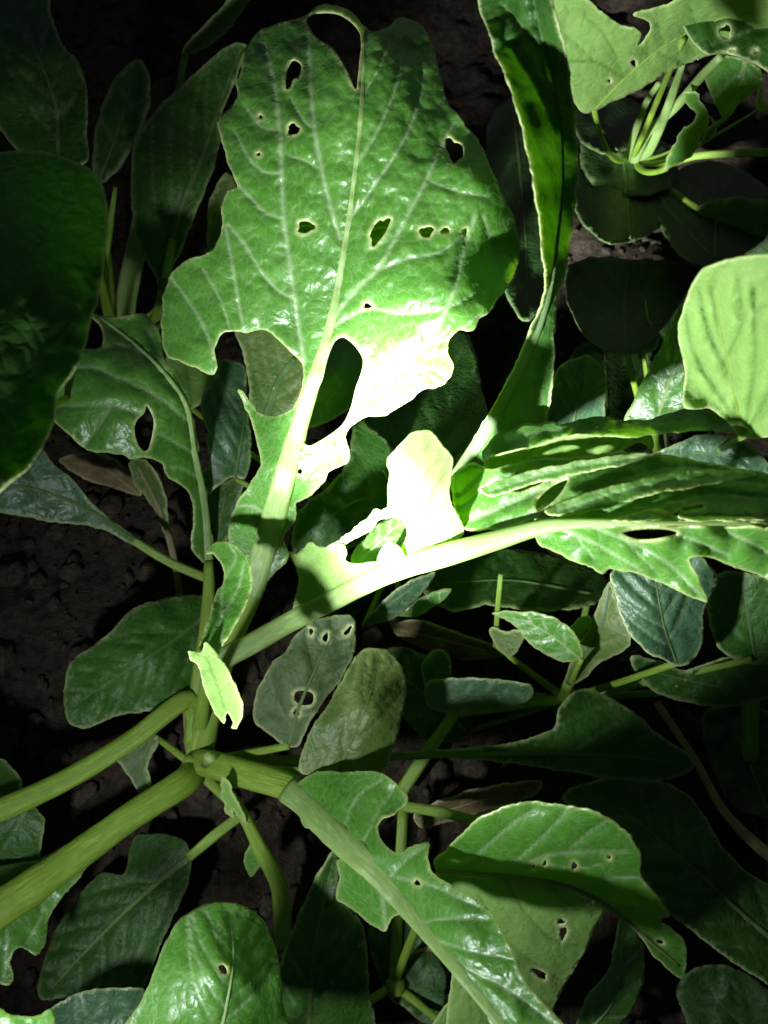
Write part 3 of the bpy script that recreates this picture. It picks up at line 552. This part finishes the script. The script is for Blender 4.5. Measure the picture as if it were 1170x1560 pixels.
# ================================================================== dark plant at the upper left
left = plant('mustard_plant', 'shaded dark green plant with broad smooth leaves and pale stalks beside the holed leaf', 190, 540)
leaf(left, [(-120,240),(0,232),(60,231),(110,245),(145,265),(161,300),(165,350),(158,400),(150,450),(138,490),(128,530),(114,565),(88,598),(83,640),(70,670),(45,710),(15,736),(-10,755),(-150,760),(-210,500)],
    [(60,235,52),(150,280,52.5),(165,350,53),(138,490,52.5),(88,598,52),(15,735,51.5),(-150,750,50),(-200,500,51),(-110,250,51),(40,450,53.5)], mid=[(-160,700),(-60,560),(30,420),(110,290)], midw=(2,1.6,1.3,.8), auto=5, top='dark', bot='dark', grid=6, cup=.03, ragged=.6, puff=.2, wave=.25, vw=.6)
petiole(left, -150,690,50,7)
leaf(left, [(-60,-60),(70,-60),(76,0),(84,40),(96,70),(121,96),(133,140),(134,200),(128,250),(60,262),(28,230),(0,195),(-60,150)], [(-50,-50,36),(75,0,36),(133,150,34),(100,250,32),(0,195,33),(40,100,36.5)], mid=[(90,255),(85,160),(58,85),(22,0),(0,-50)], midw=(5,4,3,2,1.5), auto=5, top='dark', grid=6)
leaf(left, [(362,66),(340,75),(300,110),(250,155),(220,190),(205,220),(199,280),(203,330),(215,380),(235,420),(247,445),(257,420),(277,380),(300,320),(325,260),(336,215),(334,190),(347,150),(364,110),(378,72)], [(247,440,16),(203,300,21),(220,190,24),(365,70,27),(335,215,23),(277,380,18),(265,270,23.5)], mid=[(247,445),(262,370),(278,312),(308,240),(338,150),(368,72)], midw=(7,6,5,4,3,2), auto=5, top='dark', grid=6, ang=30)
stalk(left, [(200,530,3,10),(236,490,9,8),(250,430,16,7),(263,365,19,6)]); stalk(left, [(190,530,3,14),(186,480,7,13),(198,410,12,12),(208,350,16,9),(215,300,19,6)], mat='rib')
stalk(left, [(185,535,3,8),(166,480,8,8),(158,420,14,8),(168,340,20,5),(176,285,23,3)]); stalk(left, [(200,530,3,5),(203,465,9,4),(211,420,13,4),(217,395,14,3)], mat='rib')
petiole(left, 95,250,32,6)
leaf(left, [(279,82),(290,60),(318,32),(345,0),(365,-30),(405,-30),(381,0),(350,42),(316,74)], [(280,80,22),(345,0,24),(405,-30,24.5),(316,74,21)], mid=[(283,78),(330,32),(385,-28)], midw=(5,5,4), top='old', bot='under', grid=6)
petiole(left, 283,78,21.8,5)
leaf(left, [(140,250),(150,180),(175,120),(215,90),(230,140),(215,200),(180,260),(150,280)], [(150,275,10),(175,120,15),(230,140,14),(190,200,14)], mid=[(150,278),(180,200),(205,110)], midw=(3,2,1), auto=4, top='dark', grid=8); petiole(left, 150,276,10,4)
leaf(left, [(318,380),(316,330),(325,290),(345,262),(362,290),(358,340),(338,375)], [(318,378,16),(345,262,20),(360,330,17)], mid=[(322,378),(345,270)], midw=(3,1.5), auto=3, top='old', grid=8); petiole(left, 322,377,16,4)

# ================================================================== lit plant in the upper right corner
ur = plant('mustard_plant', 'ragged plant beyond the upright folded leaf with pale lit leaf undersides and pale stalks', 955, 262)
leaf(ur, [(825,-40),(893,-2),(914,17),(948,38),(968,43),(977,53),(972,70),(985,56),(990,36),(965,22),(989,13),(1023,3),(1060,-30),(1200,-40),(1210,112),(1156,101),(1132,89),(1098,81),(1061,91),(1023,106),(982,132),(934,154),(907,168),(888,172),(872,150),(862,100)],
    [(830,-30,48),(870,120,41),(905,168,37.5),(965,40,45.5),(1023,5,47.5),(1060,90,40.5),(1150,98,40.5),(1200,-30,50),(1210,110,41.5),(1000,80,42.5)], holes=[ell(965,96,3.5,6,-20),ell(928,123,2.5,2.5),ell(1060,95,3,5)],
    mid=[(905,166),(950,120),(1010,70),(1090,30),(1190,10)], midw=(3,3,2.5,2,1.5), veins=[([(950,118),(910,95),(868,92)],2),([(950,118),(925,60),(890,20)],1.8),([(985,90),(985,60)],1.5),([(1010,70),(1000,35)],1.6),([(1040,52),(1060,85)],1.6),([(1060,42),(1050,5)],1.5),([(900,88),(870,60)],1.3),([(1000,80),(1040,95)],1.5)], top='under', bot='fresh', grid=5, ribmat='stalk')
leaf(ur, [(1034,-40),(1033,10),(1044,45),(1062,70),(1080,84),(1100,80),(1132,88),(1160,104),(1210,120),(1230,-40)], [(1035,-30,46),(1062,70,44),(1132,86,43.5),(1210,118,44),(1220,-30,47)], holes=[ell(1105,48,8,10,20),ell(1115,77,4,2),ell(1150,78,3,2.5),[(1106,4),(1125,-8),(1152,-4),(1155,8),(1135,20),(1118,15)]], veins=[([(1070,75),(1120,55),(1190,30)],2)], top='dark', grid=6)  # dark overlay leaf stands in for the shadow on the lit leaf's end
leaf(ur, [(1074,116),(1098,86),(1132,90),(1156,103),(1160,118),(1150,140),(1132,152),(1118,170),(1104,182),(1091,161),(1081,137)], [(1074,116,35),(1132,88,38),(1158,115,37),(1104,180,32)], mid=[(1135,92),(1132,120),(1130,150)], midw=(4,3,2), auto=3, top='fresh', bot='under', grid=5)
leaf(ur, [(1040,140),(1061,140),(1067,155),(1076,168),(1079,182),(1074,200),(1066,216),(1054,236),(1030,250),(1012,259),(1022,232),(1040,195),(1054,186),(1062,172),(1048,160)], [(1042,140,33),(1078,180,31),(1015,256,24),(1045,195,29)], top='fresh', bot='under', grid=4, ragged=1.5)
leaf(ur, [(1074,168),(1085,178),(1093,188),(1088,208),(1070,222),(1060,225),(1074,205),(1084,192)], [(1075,170,30),(1092,190,29),(1062,224,26)], top='grey', grid=4)
leaf(ur, [(1157,118),(1162,120),(1160,145),(1170,158),(1168,172),(1155,168),(1151,155),(1156,140)], [(1158,120,37),(1170,165,34),(1152,155,33)], top='fresh', grid=4)
stalk(ur, [(965,262,2,8),(990,228,12,7),(1012,178,24,7),(1032,120,35,6),(1040,98,38,4)], mat='rib'); stalk(ur, [(960,265,2,7),(985,205,17,7),(1030,162,27,7),(1070,115,35,7),(1098,86,38,6)], mat='rib')
stalk(ur, [(950,262,2,5),(968,200,17,5),(985,155,28,5),(1003,128,35,4)], mat='rib'); stalk(ur, [(958,262,2,4),(1000,258,7,4),(1060,238,12,5),(1170,232,15,6)], mat='stalk')
petiole(ur, 905,167,37,4); petiole(ur, 1040,60,43.5,5); petiole(ur, 1015,257,24,4); petiole(ur, 1060,225,26,3); petiole(ur, 1105,180,32,4); petiole(ur, 1153,168,34,2)
leaf(ur, [(1062,318),(1090,305),(1130,300),(1180,310),(1220,340),(1200,395),(1140,390),(1090,350)], [(1062,318,11),(1130,302,14),(1210,340,14),(1140,390,10)], mid=[(1066,320),(1120,335),(1200,350)], midw=(3,2,1.5), auto=4, top='dark', grid=8); petiole(ur, 1066,320,11,5)

# ================================================================== plant at the right edge
right = plant('mustard_plant', 'plant with a broad smooth pale yellow-green cupped leaf behind the long folded leaf', 1000, 720)
leaf(right, [(1043,620),(1044,570),(1040,545),(1034,518),(1033,494),(1040,473),(1046,453),(1054,432),(1074,408),(1116,394),(1170,388),(1230,400),(1260,500),(1250,650),(1170,666),(1130,666),(1116,651),(1100,636),(1081,623)],
    [(1043,618,40),(1034,500,45),(1054,432,49),(1116,394,52),(1200,392,54),(1255,500,52),(1240,650,46),(1130,664,40),(1080,550,43.5),(1130,520,47)], mid=[(1132,664),(1120,600),(1105,530),(1090,440)], midw=(4,3,2.5,1.5),
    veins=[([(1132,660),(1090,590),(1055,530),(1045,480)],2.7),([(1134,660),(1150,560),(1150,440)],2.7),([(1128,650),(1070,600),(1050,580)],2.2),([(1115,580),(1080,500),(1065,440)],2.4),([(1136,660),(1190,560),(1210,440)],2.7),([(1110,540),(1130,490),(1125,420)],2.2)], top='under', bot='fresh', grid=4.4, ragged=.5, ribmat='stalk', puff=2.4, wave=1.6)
leaf(right, [(1046,450),(1035,470),(1010,520),(985,570),(965,610),(952,643),(1000,645),(1044,624),(1045,570),(1036,520)], [(1046,452,30.5),(985,570,26),(955,640,23),(1043,622,26),(1036,520,29)], mid=[(1000,644),(1020,580),(1040,500)], midw=(3,2,1.5), auto=4, top='fresh', grid=5, ang=22)
leaf(right, [(983,458),(990,488),(1003,510),(1000,530),(986,538),(976,532),(983,505)], [(983,460,17),(1002,515,16),(980,535,14)], top='blue', grid=5)
leaf(right, [(838,600),(850,562),(870,546),(895,541),(915,555),(925,580),(923,612),(915,645),(838,650)], [(840,600,22),(890,543,24),(924,590,22),(880,645,19)], mid=[(872,648),(882,600),(890,552)], midw=(3,2.5,1.5), auto=4, top='blue', grid=5)
leaf(right, [(995,696),(1020,680),(1060,664),(1110,663),(1150,682),(1175,708),(1210,725),(1110,725),(1050,715)], [(1000,695,32),(1080,663,34),(1200,722,34.5),(1050,714,32.5)], mid=[(1000,696),(1080,690),(1180,715)], midw=(2,2,1), auto=4, top='blue', grid=6)
leaf(right, [(862,410),(900,392),(960,395),(1030,398),(1068,405),(1050,440),(1010,500),(960,540),(900,520),(868,470)], [(862,420,8),(960,396,6),(1060,405,8),(960,535,20),(880,490,16)], mid=[(955,535),(950,470),(960,400)], midw=(3,2,1), auto=5, top='shade_dark', bot='shade_dark', ribmat='ribdark', grid=8)
for q in [(1134,664,39.8,5),(1000,644,23.2,5),(980,536,14,3),(872,648,19,4),(1002,696,32,3),(955,535,19.5,4)]: petiole(right, *q)

# ================================================================== low plant under the right leaf
low = plant('mustard_plant', 'low shaded plant with waxy leaves tinted bluish as torch sheen under the long folded leaf', 855, 1070)
leaf(low, [(931,872),(934,899),(948,944),(961,968),(982,991),(1009,1005),(1037,1014),(1060,1002),(1072,970),(1074,930),(1092,880),(1050,835),(960,840)], [(931,876,23),(948,944,22),(1035,1012,19.5),(1072,970,20.5),(1060,840,25),(990,930,23.5)], mid=[(1030,1010),(1010,950),(995,860)], midw=(3,2.5,2), auto=4, top='blue', grid=4.5, puff=2.2)
leaf(low, [(750,934),(790,931),(830,936),(860,950),(880,975),(889,1003),(870,1007),(845,1003),(820,990),(800,972),(790,958),(772,944)], [(752,935,14),(830,937,17),(886,1003,15.5),(800,970,14.5)], mid=[(886,1004),(850,975),(810,950),(760,936)], midw=(2.5,2,1.5,1), auto=4, top='fresh', grid=4.5)
leaf(low, [(747,957),(770,962),(798,962),(792,985),(776,1000),(756,982)], [(747,958,12),(798,963,13.5),(775,1000,11)], top='old', grid=5)
leaf(low, [(930,885),(936,905),(950,945),(962,966),(956,985),(935,1000),(915,1010),(895,1030),(870,1046),(858,1040),(875,1000),(900,950),(915,910)], [(930,890,18),(960,968,17),(870,1044,8),(900,950,15)], mid=[(866,1042),(895,995),(920,945),(930,895)], midw=(6,5,3,2), auto=4, top='old', bot='under', grid=5)
leaf(low, [(884,940),(900,938),(900,950),(885,968),(868,962)], [(884,940,15),(900,945,15),(870,963,13)], top='under', grid=5)
leaf(low, [(650,1040),(700,1033),(770,1035),(805,1042),(813,1055),(800,1070),(760,1082),(700,1086),(655,1078)], [(650,1055,8),(770,1036,12),(812,1055,11),(720,1084,8.5)], mid=[(655,1060),(730,1058),(805,1055)], midw=(3,2.5,1.5), auto=4, top='blue', grid=6)
leaf(low, [(643,1012),(655,993),(675,990),(686,1005),(682,1040),(650,1052)], [(645,1010,7),(675,991,8),(660,1050,6)], mid=[(662,1048),(666,995)], midw=(2,1), auto=2, top='dark', grid=6)
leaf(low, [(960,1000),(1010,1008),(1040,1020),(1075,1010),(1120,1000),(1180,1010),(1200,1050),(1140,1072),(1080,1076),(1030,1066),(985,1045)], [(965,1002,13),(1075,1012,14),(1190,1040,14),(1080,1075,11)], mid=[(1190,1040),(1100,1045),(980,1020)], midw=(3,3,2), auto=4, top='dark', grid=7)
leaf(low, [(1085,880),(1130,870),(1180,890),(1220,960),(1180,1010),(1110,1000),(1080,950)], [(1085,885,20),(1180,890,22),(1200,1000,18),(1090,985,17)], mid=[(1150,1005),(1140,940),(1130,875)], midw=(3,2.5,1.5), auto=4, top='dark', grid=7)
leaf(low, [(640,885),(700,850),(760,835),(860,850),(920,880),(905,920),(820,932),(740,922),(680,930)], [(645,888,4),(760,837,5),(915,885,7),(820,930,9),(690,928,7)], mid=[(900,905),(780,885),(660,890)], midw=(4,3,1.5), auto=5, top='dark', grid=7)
petiole(low, 898,905,7.5,5)
stalk(low, [(1143,1160,3,13),(1143,1080,8,12),(1146,1000,14,11)]); stalk(low, [(855,1072,3,8),(866,1040,8,8)])
stalk(low, [(612,1205,3,10),(648,1150,4.5,10),(694,1085,6,9)]); stalk(low, [(755,985,10,4),(758,930,14,4),(763,875,17,4)])
for q in [(1030,1010,19.5,5),(886,1004,15.3,4),(775,999,11,4),(885,966,13,3),(655,1060,8,5),(662,1048,6,4),(1180,1040,13.8,5),(1145,1004,17.5,5),(694,1085,6,8),(756,983,10.2,4)]: petiole(low, *q)

# ================================================================== plant at the lower right
br = plant('mustard_plant', 'plant with a bent leaf showing a browned rib and small shot holes', 600, 1490)
leaf(br, [(662,1312),(675,1298),(689,1285),(720,1254),(745,1238),(770,1226),(804,1221),(855,1226),(907,1237),(934,1250),(961,1274),(975,1300),(979,1336),(992,1353),(1006,1374),(1021,1394),(1008,1404),(1030,1420),(1045,1442),(1040,1490),(1009,1469),(992,1452),(975,1428),(955,1404),(920,1384),(890,1365),(838,1347),(770,1339),(700,1334),(670,1330)],
    [(665,1318,21),(720,1254,28),(804,1222,30.5),(907,1238,32),(975,1300,30),(1021,1394,25),(1042,1485,20),(975,1428,23),(890,1363,24.5),(770,1338,23),(820,1280,28.5)], holes=[ell(875,1319,4,6,15),ell(813,1320,2.5,3.5),ell(830,1315,2.5,5,20),ell(928,1306,3,3),ell(1006,1435,5,3,20)],
    veins=[([(785,1325),(830,1303),(890,1297),(955,1297)],2.2),([(700,1325),(740,1290),(780,1255),(815,1232)],2),([(770,1325),(810,1290),(850,1250),(865,1230)],1.8),([(880,1352),(930,1338),(978,1335)],2),([(870,1290),(900,1265),(925,1250)],1.6),([(815,1310),(870,1322),(920,1315)],1.2),([(930,1378),(980,1382),(1012,1392)],1.6)], mid=[(668,1324),(720,1329),(770,1333),(838,1341),(890,1358),(930,1381),(985,1427),(1035,1470)], midw=(5,5.5,6,6,5.5,5,4,2.5), ribmat='ribold', top='fresh', grid=4.3, puff=1.5)
leaf(br, [(668,1326),(700,1331),(770,1336),(838,1345),(890,1364),(920,1382),(906,1410),(895,1440),(880,1470),(860,1500),(846,1530),(838,1550),(790,1590),(700,1600),(680,1560),(690,1480),(690,1400),(672,1350)],
    [(670,1330,19),(770,1337,23),(890,1364,24.4),(918,1384,23),(860,1500,16),(838,1550,14.5),(700,1590,14),(690,1420,17),(790,1440,19)], holes=[ell(855,1404,6,4,0),ell(858,1421,5,10,10),ell(898,1373,4,5),ell(822,1483,13,5,35)],
    mid=[(668,1328),(720,1331),(770,1334),(838,1344),(890,1362),(930,1382),(985,1425),(1035,1470)], midw=(5,5.5,6,6,5.5,5,4,2.5), rib=False, veins=[([(720,1334),(740,1390),(760,1440)],1.8),([(770,1338),(800,1390),(840,1430),(880,1440)],2),([(838,1348),(870,1380),(905,1390)],1.8),([(745,1410),(790,1450),(850,1490)],1.8),([(750,1470),(800,1510),(840,1530)],1.6)], top='under', bot='fresh', grid=4.5, puff=1.4)
leaf(br, [(945,1398),(966,1410),(981,1450),(979,1500),(960,1540),(930,1575),(875,1585),(893,1520),(925,1480),(935,1440)], [(948,1400,10),(980,1470,9),(880,1580,6),(935,1450,11)], mid=[(885,1580),(930,1530),(945,1470),(948,1405)], midw=(3,2.5,2,1), auto=4, top='fresh', grid=5, puff=1.8)
leaf(br, [(655,1585),(680,1530),(710,1505),(740,1530),(755,1585)], [(655,1580,9),(710,1507,13),(755,1580,11)], veins=[([(655,1580),(690,1550),(730,1535)],1.6)], top='under', grid=6)
leaf(br, [(428,1585),(425,1480),(440,1430),(465,1370),(490,1320),(512,1298),(520,1365),(540,1390),(556,1420),(561,1500),(563,1585)], [(430,1580,7),(440,1430,9),(512,1300,10.5),(556,1420,8),(563,1580,6),(490,1450,11)], mid=[(470,1590),(475,1500),(485,1410),(508,1310)], midw=(5,4,3,1.5), auto=5, top='dark', grid=6, puff=1.8)
stalk(br, [(612,1228,6,8),(670,1237,7,8),(740,1254,8,7)]); petiole(br, 614,1229,6,8)
for q in [(670,1330,18.8,6),(885,1580,6,4),(700,1583,10,4),(470,1588,6.8,6)]: petiole(br, *q)

# ================================================================== plant at the lower right corner
corner = plant('mustard_plant', 'shaded plant with one very broad dull green leaf beyond the bent holed leaf', 1150, 1640)
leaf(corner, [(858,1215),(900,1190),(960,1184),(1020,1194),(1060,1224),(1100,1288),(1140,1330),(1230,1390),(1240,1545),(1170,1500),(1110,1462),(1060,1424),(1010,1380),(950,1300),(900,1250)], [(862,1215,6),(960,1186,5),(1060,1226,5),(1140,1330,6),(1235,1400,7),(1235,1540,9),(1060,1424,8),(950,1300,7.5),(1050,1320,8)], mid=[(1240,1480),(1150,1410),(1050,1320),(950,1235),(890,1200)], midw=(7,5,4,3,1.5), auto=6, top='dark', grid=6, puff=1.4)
petiole(corner, 1240,1480,8,9)
stalk(corner, [(1000,1070,4,6),(1060,1160,5,6),(1100,1232,6,7),(1150,1285,7.5,9),(1210,1330,9,10)], mat='straw')
petiole(corner, 1208,1329,9,9, 'straw')

# ================================================================== plant at the lower edge
bl = plant('mustard_plant', 'plant with a rounded smooth bright leaf holed once near its tip', 300, 1720)
leaf(bl, [(185,1590),(215,1525),(235,1480),(250,1440),(270,1405),(300,1383),(335,1374),(365,1378),(395,1395),(415,1430),(425,1470),(430,1520),(434,1590)], [(190,1580,19),(250,1440,18.5),(335,1376,17),(415,1430,16.5),(434,1580,17),(330,1480,21)], holes=[[(335,1470),(341,1470),(346,1477),(345,1484),(339,1482),(333,1475)]], mid=[(330,1600),(345,1530),(355,1460),(350,1390)], midw=(4,3,2.2,1.2), auto=5, top='fresh', grid=5, ragged=.5, puff=1.3)
leaf(bl, [(40,1585),(75,1540),(110,1516),(150,1506),(218,1507),(210,1535),(190,1585)], [(40,1580,12),(150,1508,12.5),(218,1508,11),(190,1580,11)], mid=[(110,1590),(140,1545),(180,1515)], midw=(3,2.5,1.5), auto=3, top='blue', grid=6)
leaf(bl, [(-40,1525),(4,1536),(15,1546),(45,1549),(62,1545),(78,1539),(82,1600),(-40,1600)], [(-40,1530,27),(78,1540,26),(80,1595,26),(-40,1595,28)], top='fresh', grid=6)
for q in [(330,1598,20,6),(110,1588,11.6,5),(30,1598,26.5,5)]: petiole(bl, *q)

leaf(left, [(425,300),(520,270),(640,300),(728,325),(722,400),(620,425),(500,425),(436,395)], [(425,300,33.5),(520,275,36),(728,325,36.5),(722,400,34),(500,425,31),(600,340,35)], mid=[(440,345),(560,345),(710,360)], midw=(3,2.5,1.5), auto=5, top='fresh', grid=7)
petiole(left, 442,345,33,4, 'ribdark')
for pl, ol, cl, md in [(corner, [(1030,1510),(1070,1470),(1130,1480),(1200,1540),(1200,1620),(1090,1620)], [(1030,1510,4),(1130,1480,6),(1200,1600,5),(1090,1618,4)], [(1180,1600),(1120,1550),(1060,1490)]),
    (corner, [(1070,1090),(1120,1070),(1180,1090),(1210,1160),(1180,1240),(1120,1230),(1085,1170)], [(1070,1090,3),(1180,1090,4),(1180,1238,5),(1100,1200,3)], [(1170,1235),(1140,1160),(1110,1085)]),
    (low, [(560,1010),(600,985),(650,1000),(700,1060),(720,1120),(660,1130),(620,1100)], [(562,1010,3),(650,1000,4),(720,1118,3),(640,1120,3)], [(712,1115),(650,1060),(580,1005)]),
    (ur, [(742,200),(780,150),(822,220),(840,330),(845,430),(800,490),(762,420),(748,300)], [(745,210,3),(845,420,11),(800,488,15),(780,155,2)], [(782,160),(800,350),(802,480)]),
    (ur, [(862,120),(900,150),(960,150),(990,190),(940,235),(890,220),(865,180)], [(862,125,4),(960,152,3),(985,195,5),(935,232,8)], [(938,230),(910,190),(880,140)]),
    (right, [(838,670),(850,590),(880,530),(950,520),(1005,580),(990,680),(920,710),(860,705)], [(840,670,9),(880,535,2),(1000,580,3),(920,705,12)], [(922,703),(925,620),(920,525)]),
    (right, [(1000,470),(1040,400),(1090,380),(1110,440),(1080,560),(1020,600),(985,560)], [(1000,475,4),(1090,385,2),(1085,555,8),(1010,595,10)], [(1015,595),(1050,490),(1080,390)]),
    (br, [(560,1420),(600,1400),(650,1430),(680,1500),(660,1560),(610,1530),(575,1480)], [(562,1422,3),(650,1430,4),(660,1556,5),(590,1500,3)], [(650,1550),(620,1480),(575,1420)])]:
    leaf(pl, ol, cl, mid=md, midw=(3, 2, 1), auto=4, top='shade_dark', bot='shade_dark', ribmat='ribdark', grid=8, wave=1.5, puff=1.6)  # filler leaves, mostly added to cover lit soil and keep the gaps dark
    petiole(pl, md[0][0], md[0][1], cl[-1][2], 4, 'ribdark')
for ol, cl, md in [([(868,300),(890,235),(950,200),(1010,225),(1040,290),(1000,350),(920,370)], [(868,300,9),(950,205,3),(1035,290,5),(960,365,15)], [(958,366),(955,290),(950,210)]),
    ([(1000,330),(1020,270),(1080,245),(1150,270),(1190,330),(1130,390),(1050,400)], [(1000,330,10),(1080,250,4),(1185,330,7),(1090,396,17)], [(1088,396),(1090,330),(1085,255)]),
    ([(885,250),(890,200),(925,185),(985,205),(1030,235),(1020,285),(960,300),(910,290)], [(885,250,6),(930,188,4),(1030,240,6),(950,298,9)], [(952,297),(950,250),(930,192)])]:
    leaf(ur, ol, cl, mid=md, midw=(3, 2, 1), auto=5, top='shade_dark', bot='shade_dark', ribmat='ribdark', grid=8, wave=1.5, puff=1.6)  # added dark leaves so the lit ground and crown here stay black
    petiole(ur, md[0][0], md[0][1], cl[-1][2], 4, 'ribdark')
# ================================================================== litter on the soil
def litter(name, label, outline, ctrl, mid):
    base = P(*mid[0], 0)
    o = bpy.data.objects.new(name, None); o.empty_display_size = .02; C.objects.link(o); o.location = (base.x, base.y, 0)
    o['label'] = label; o['category'] = 'dead leaf'; o['group'] = 'dead leaves on the soil'; bpy.context.view_layer.update()
    leaf(o, outline, ctrl, mid=mid, midw=(3, 2, 1), auto=4, top='dead', bot='dead', grid=5, wave=2.0, puff=2.0, ribmat='straw', name='blade')
litter('dead_leaf', 'long brown dead leaf lying below the glowing rib', [(600,950),(640,945),(700,965),(755,985),(765,1000),(700,1005),(640,985),(605,970)], [(600,955,2.0),(690,965,4.5),(760,995,2.0),(650,985,1.5)], [(600,957),(680,975),(760,996)])
litter('dead_leaf', 'tan dead leaf on the soil above the bent leaf with the browned rib', [(630,1240),(680,1215),(760,1195),(825,1190),(815,1210),(760,1230),(690,1250),(645,1262)], [(630,1245,1.5),(740,1200,4),(825,1192,2),(690,1250,1.2)], [(635,1248),(720,1222),(820,1195)])
litter('dead_leaf', 'small crumpled brown dead leaf beside the fat pale rib', [(590,1500),(620,1460),(660,1440),(690,1450),(680,1490),(640,1520),(605,1530)], [(590,1500,1.5),(655,1442,4),(688,1470,2),(610,1528,1)], [(595,1515),(640,1482),(685,1455)])
litter('dead_leaf', 'faded dead leaf on bare soil beneath the wilted yellow leaf', [(90,700),(150,690),(200,720),(215,755),(180,745),(130,730)], [(90,702,2),(160,695,4.5),(212,752,1.5)], [(210,750),(160,715),(95,702)])
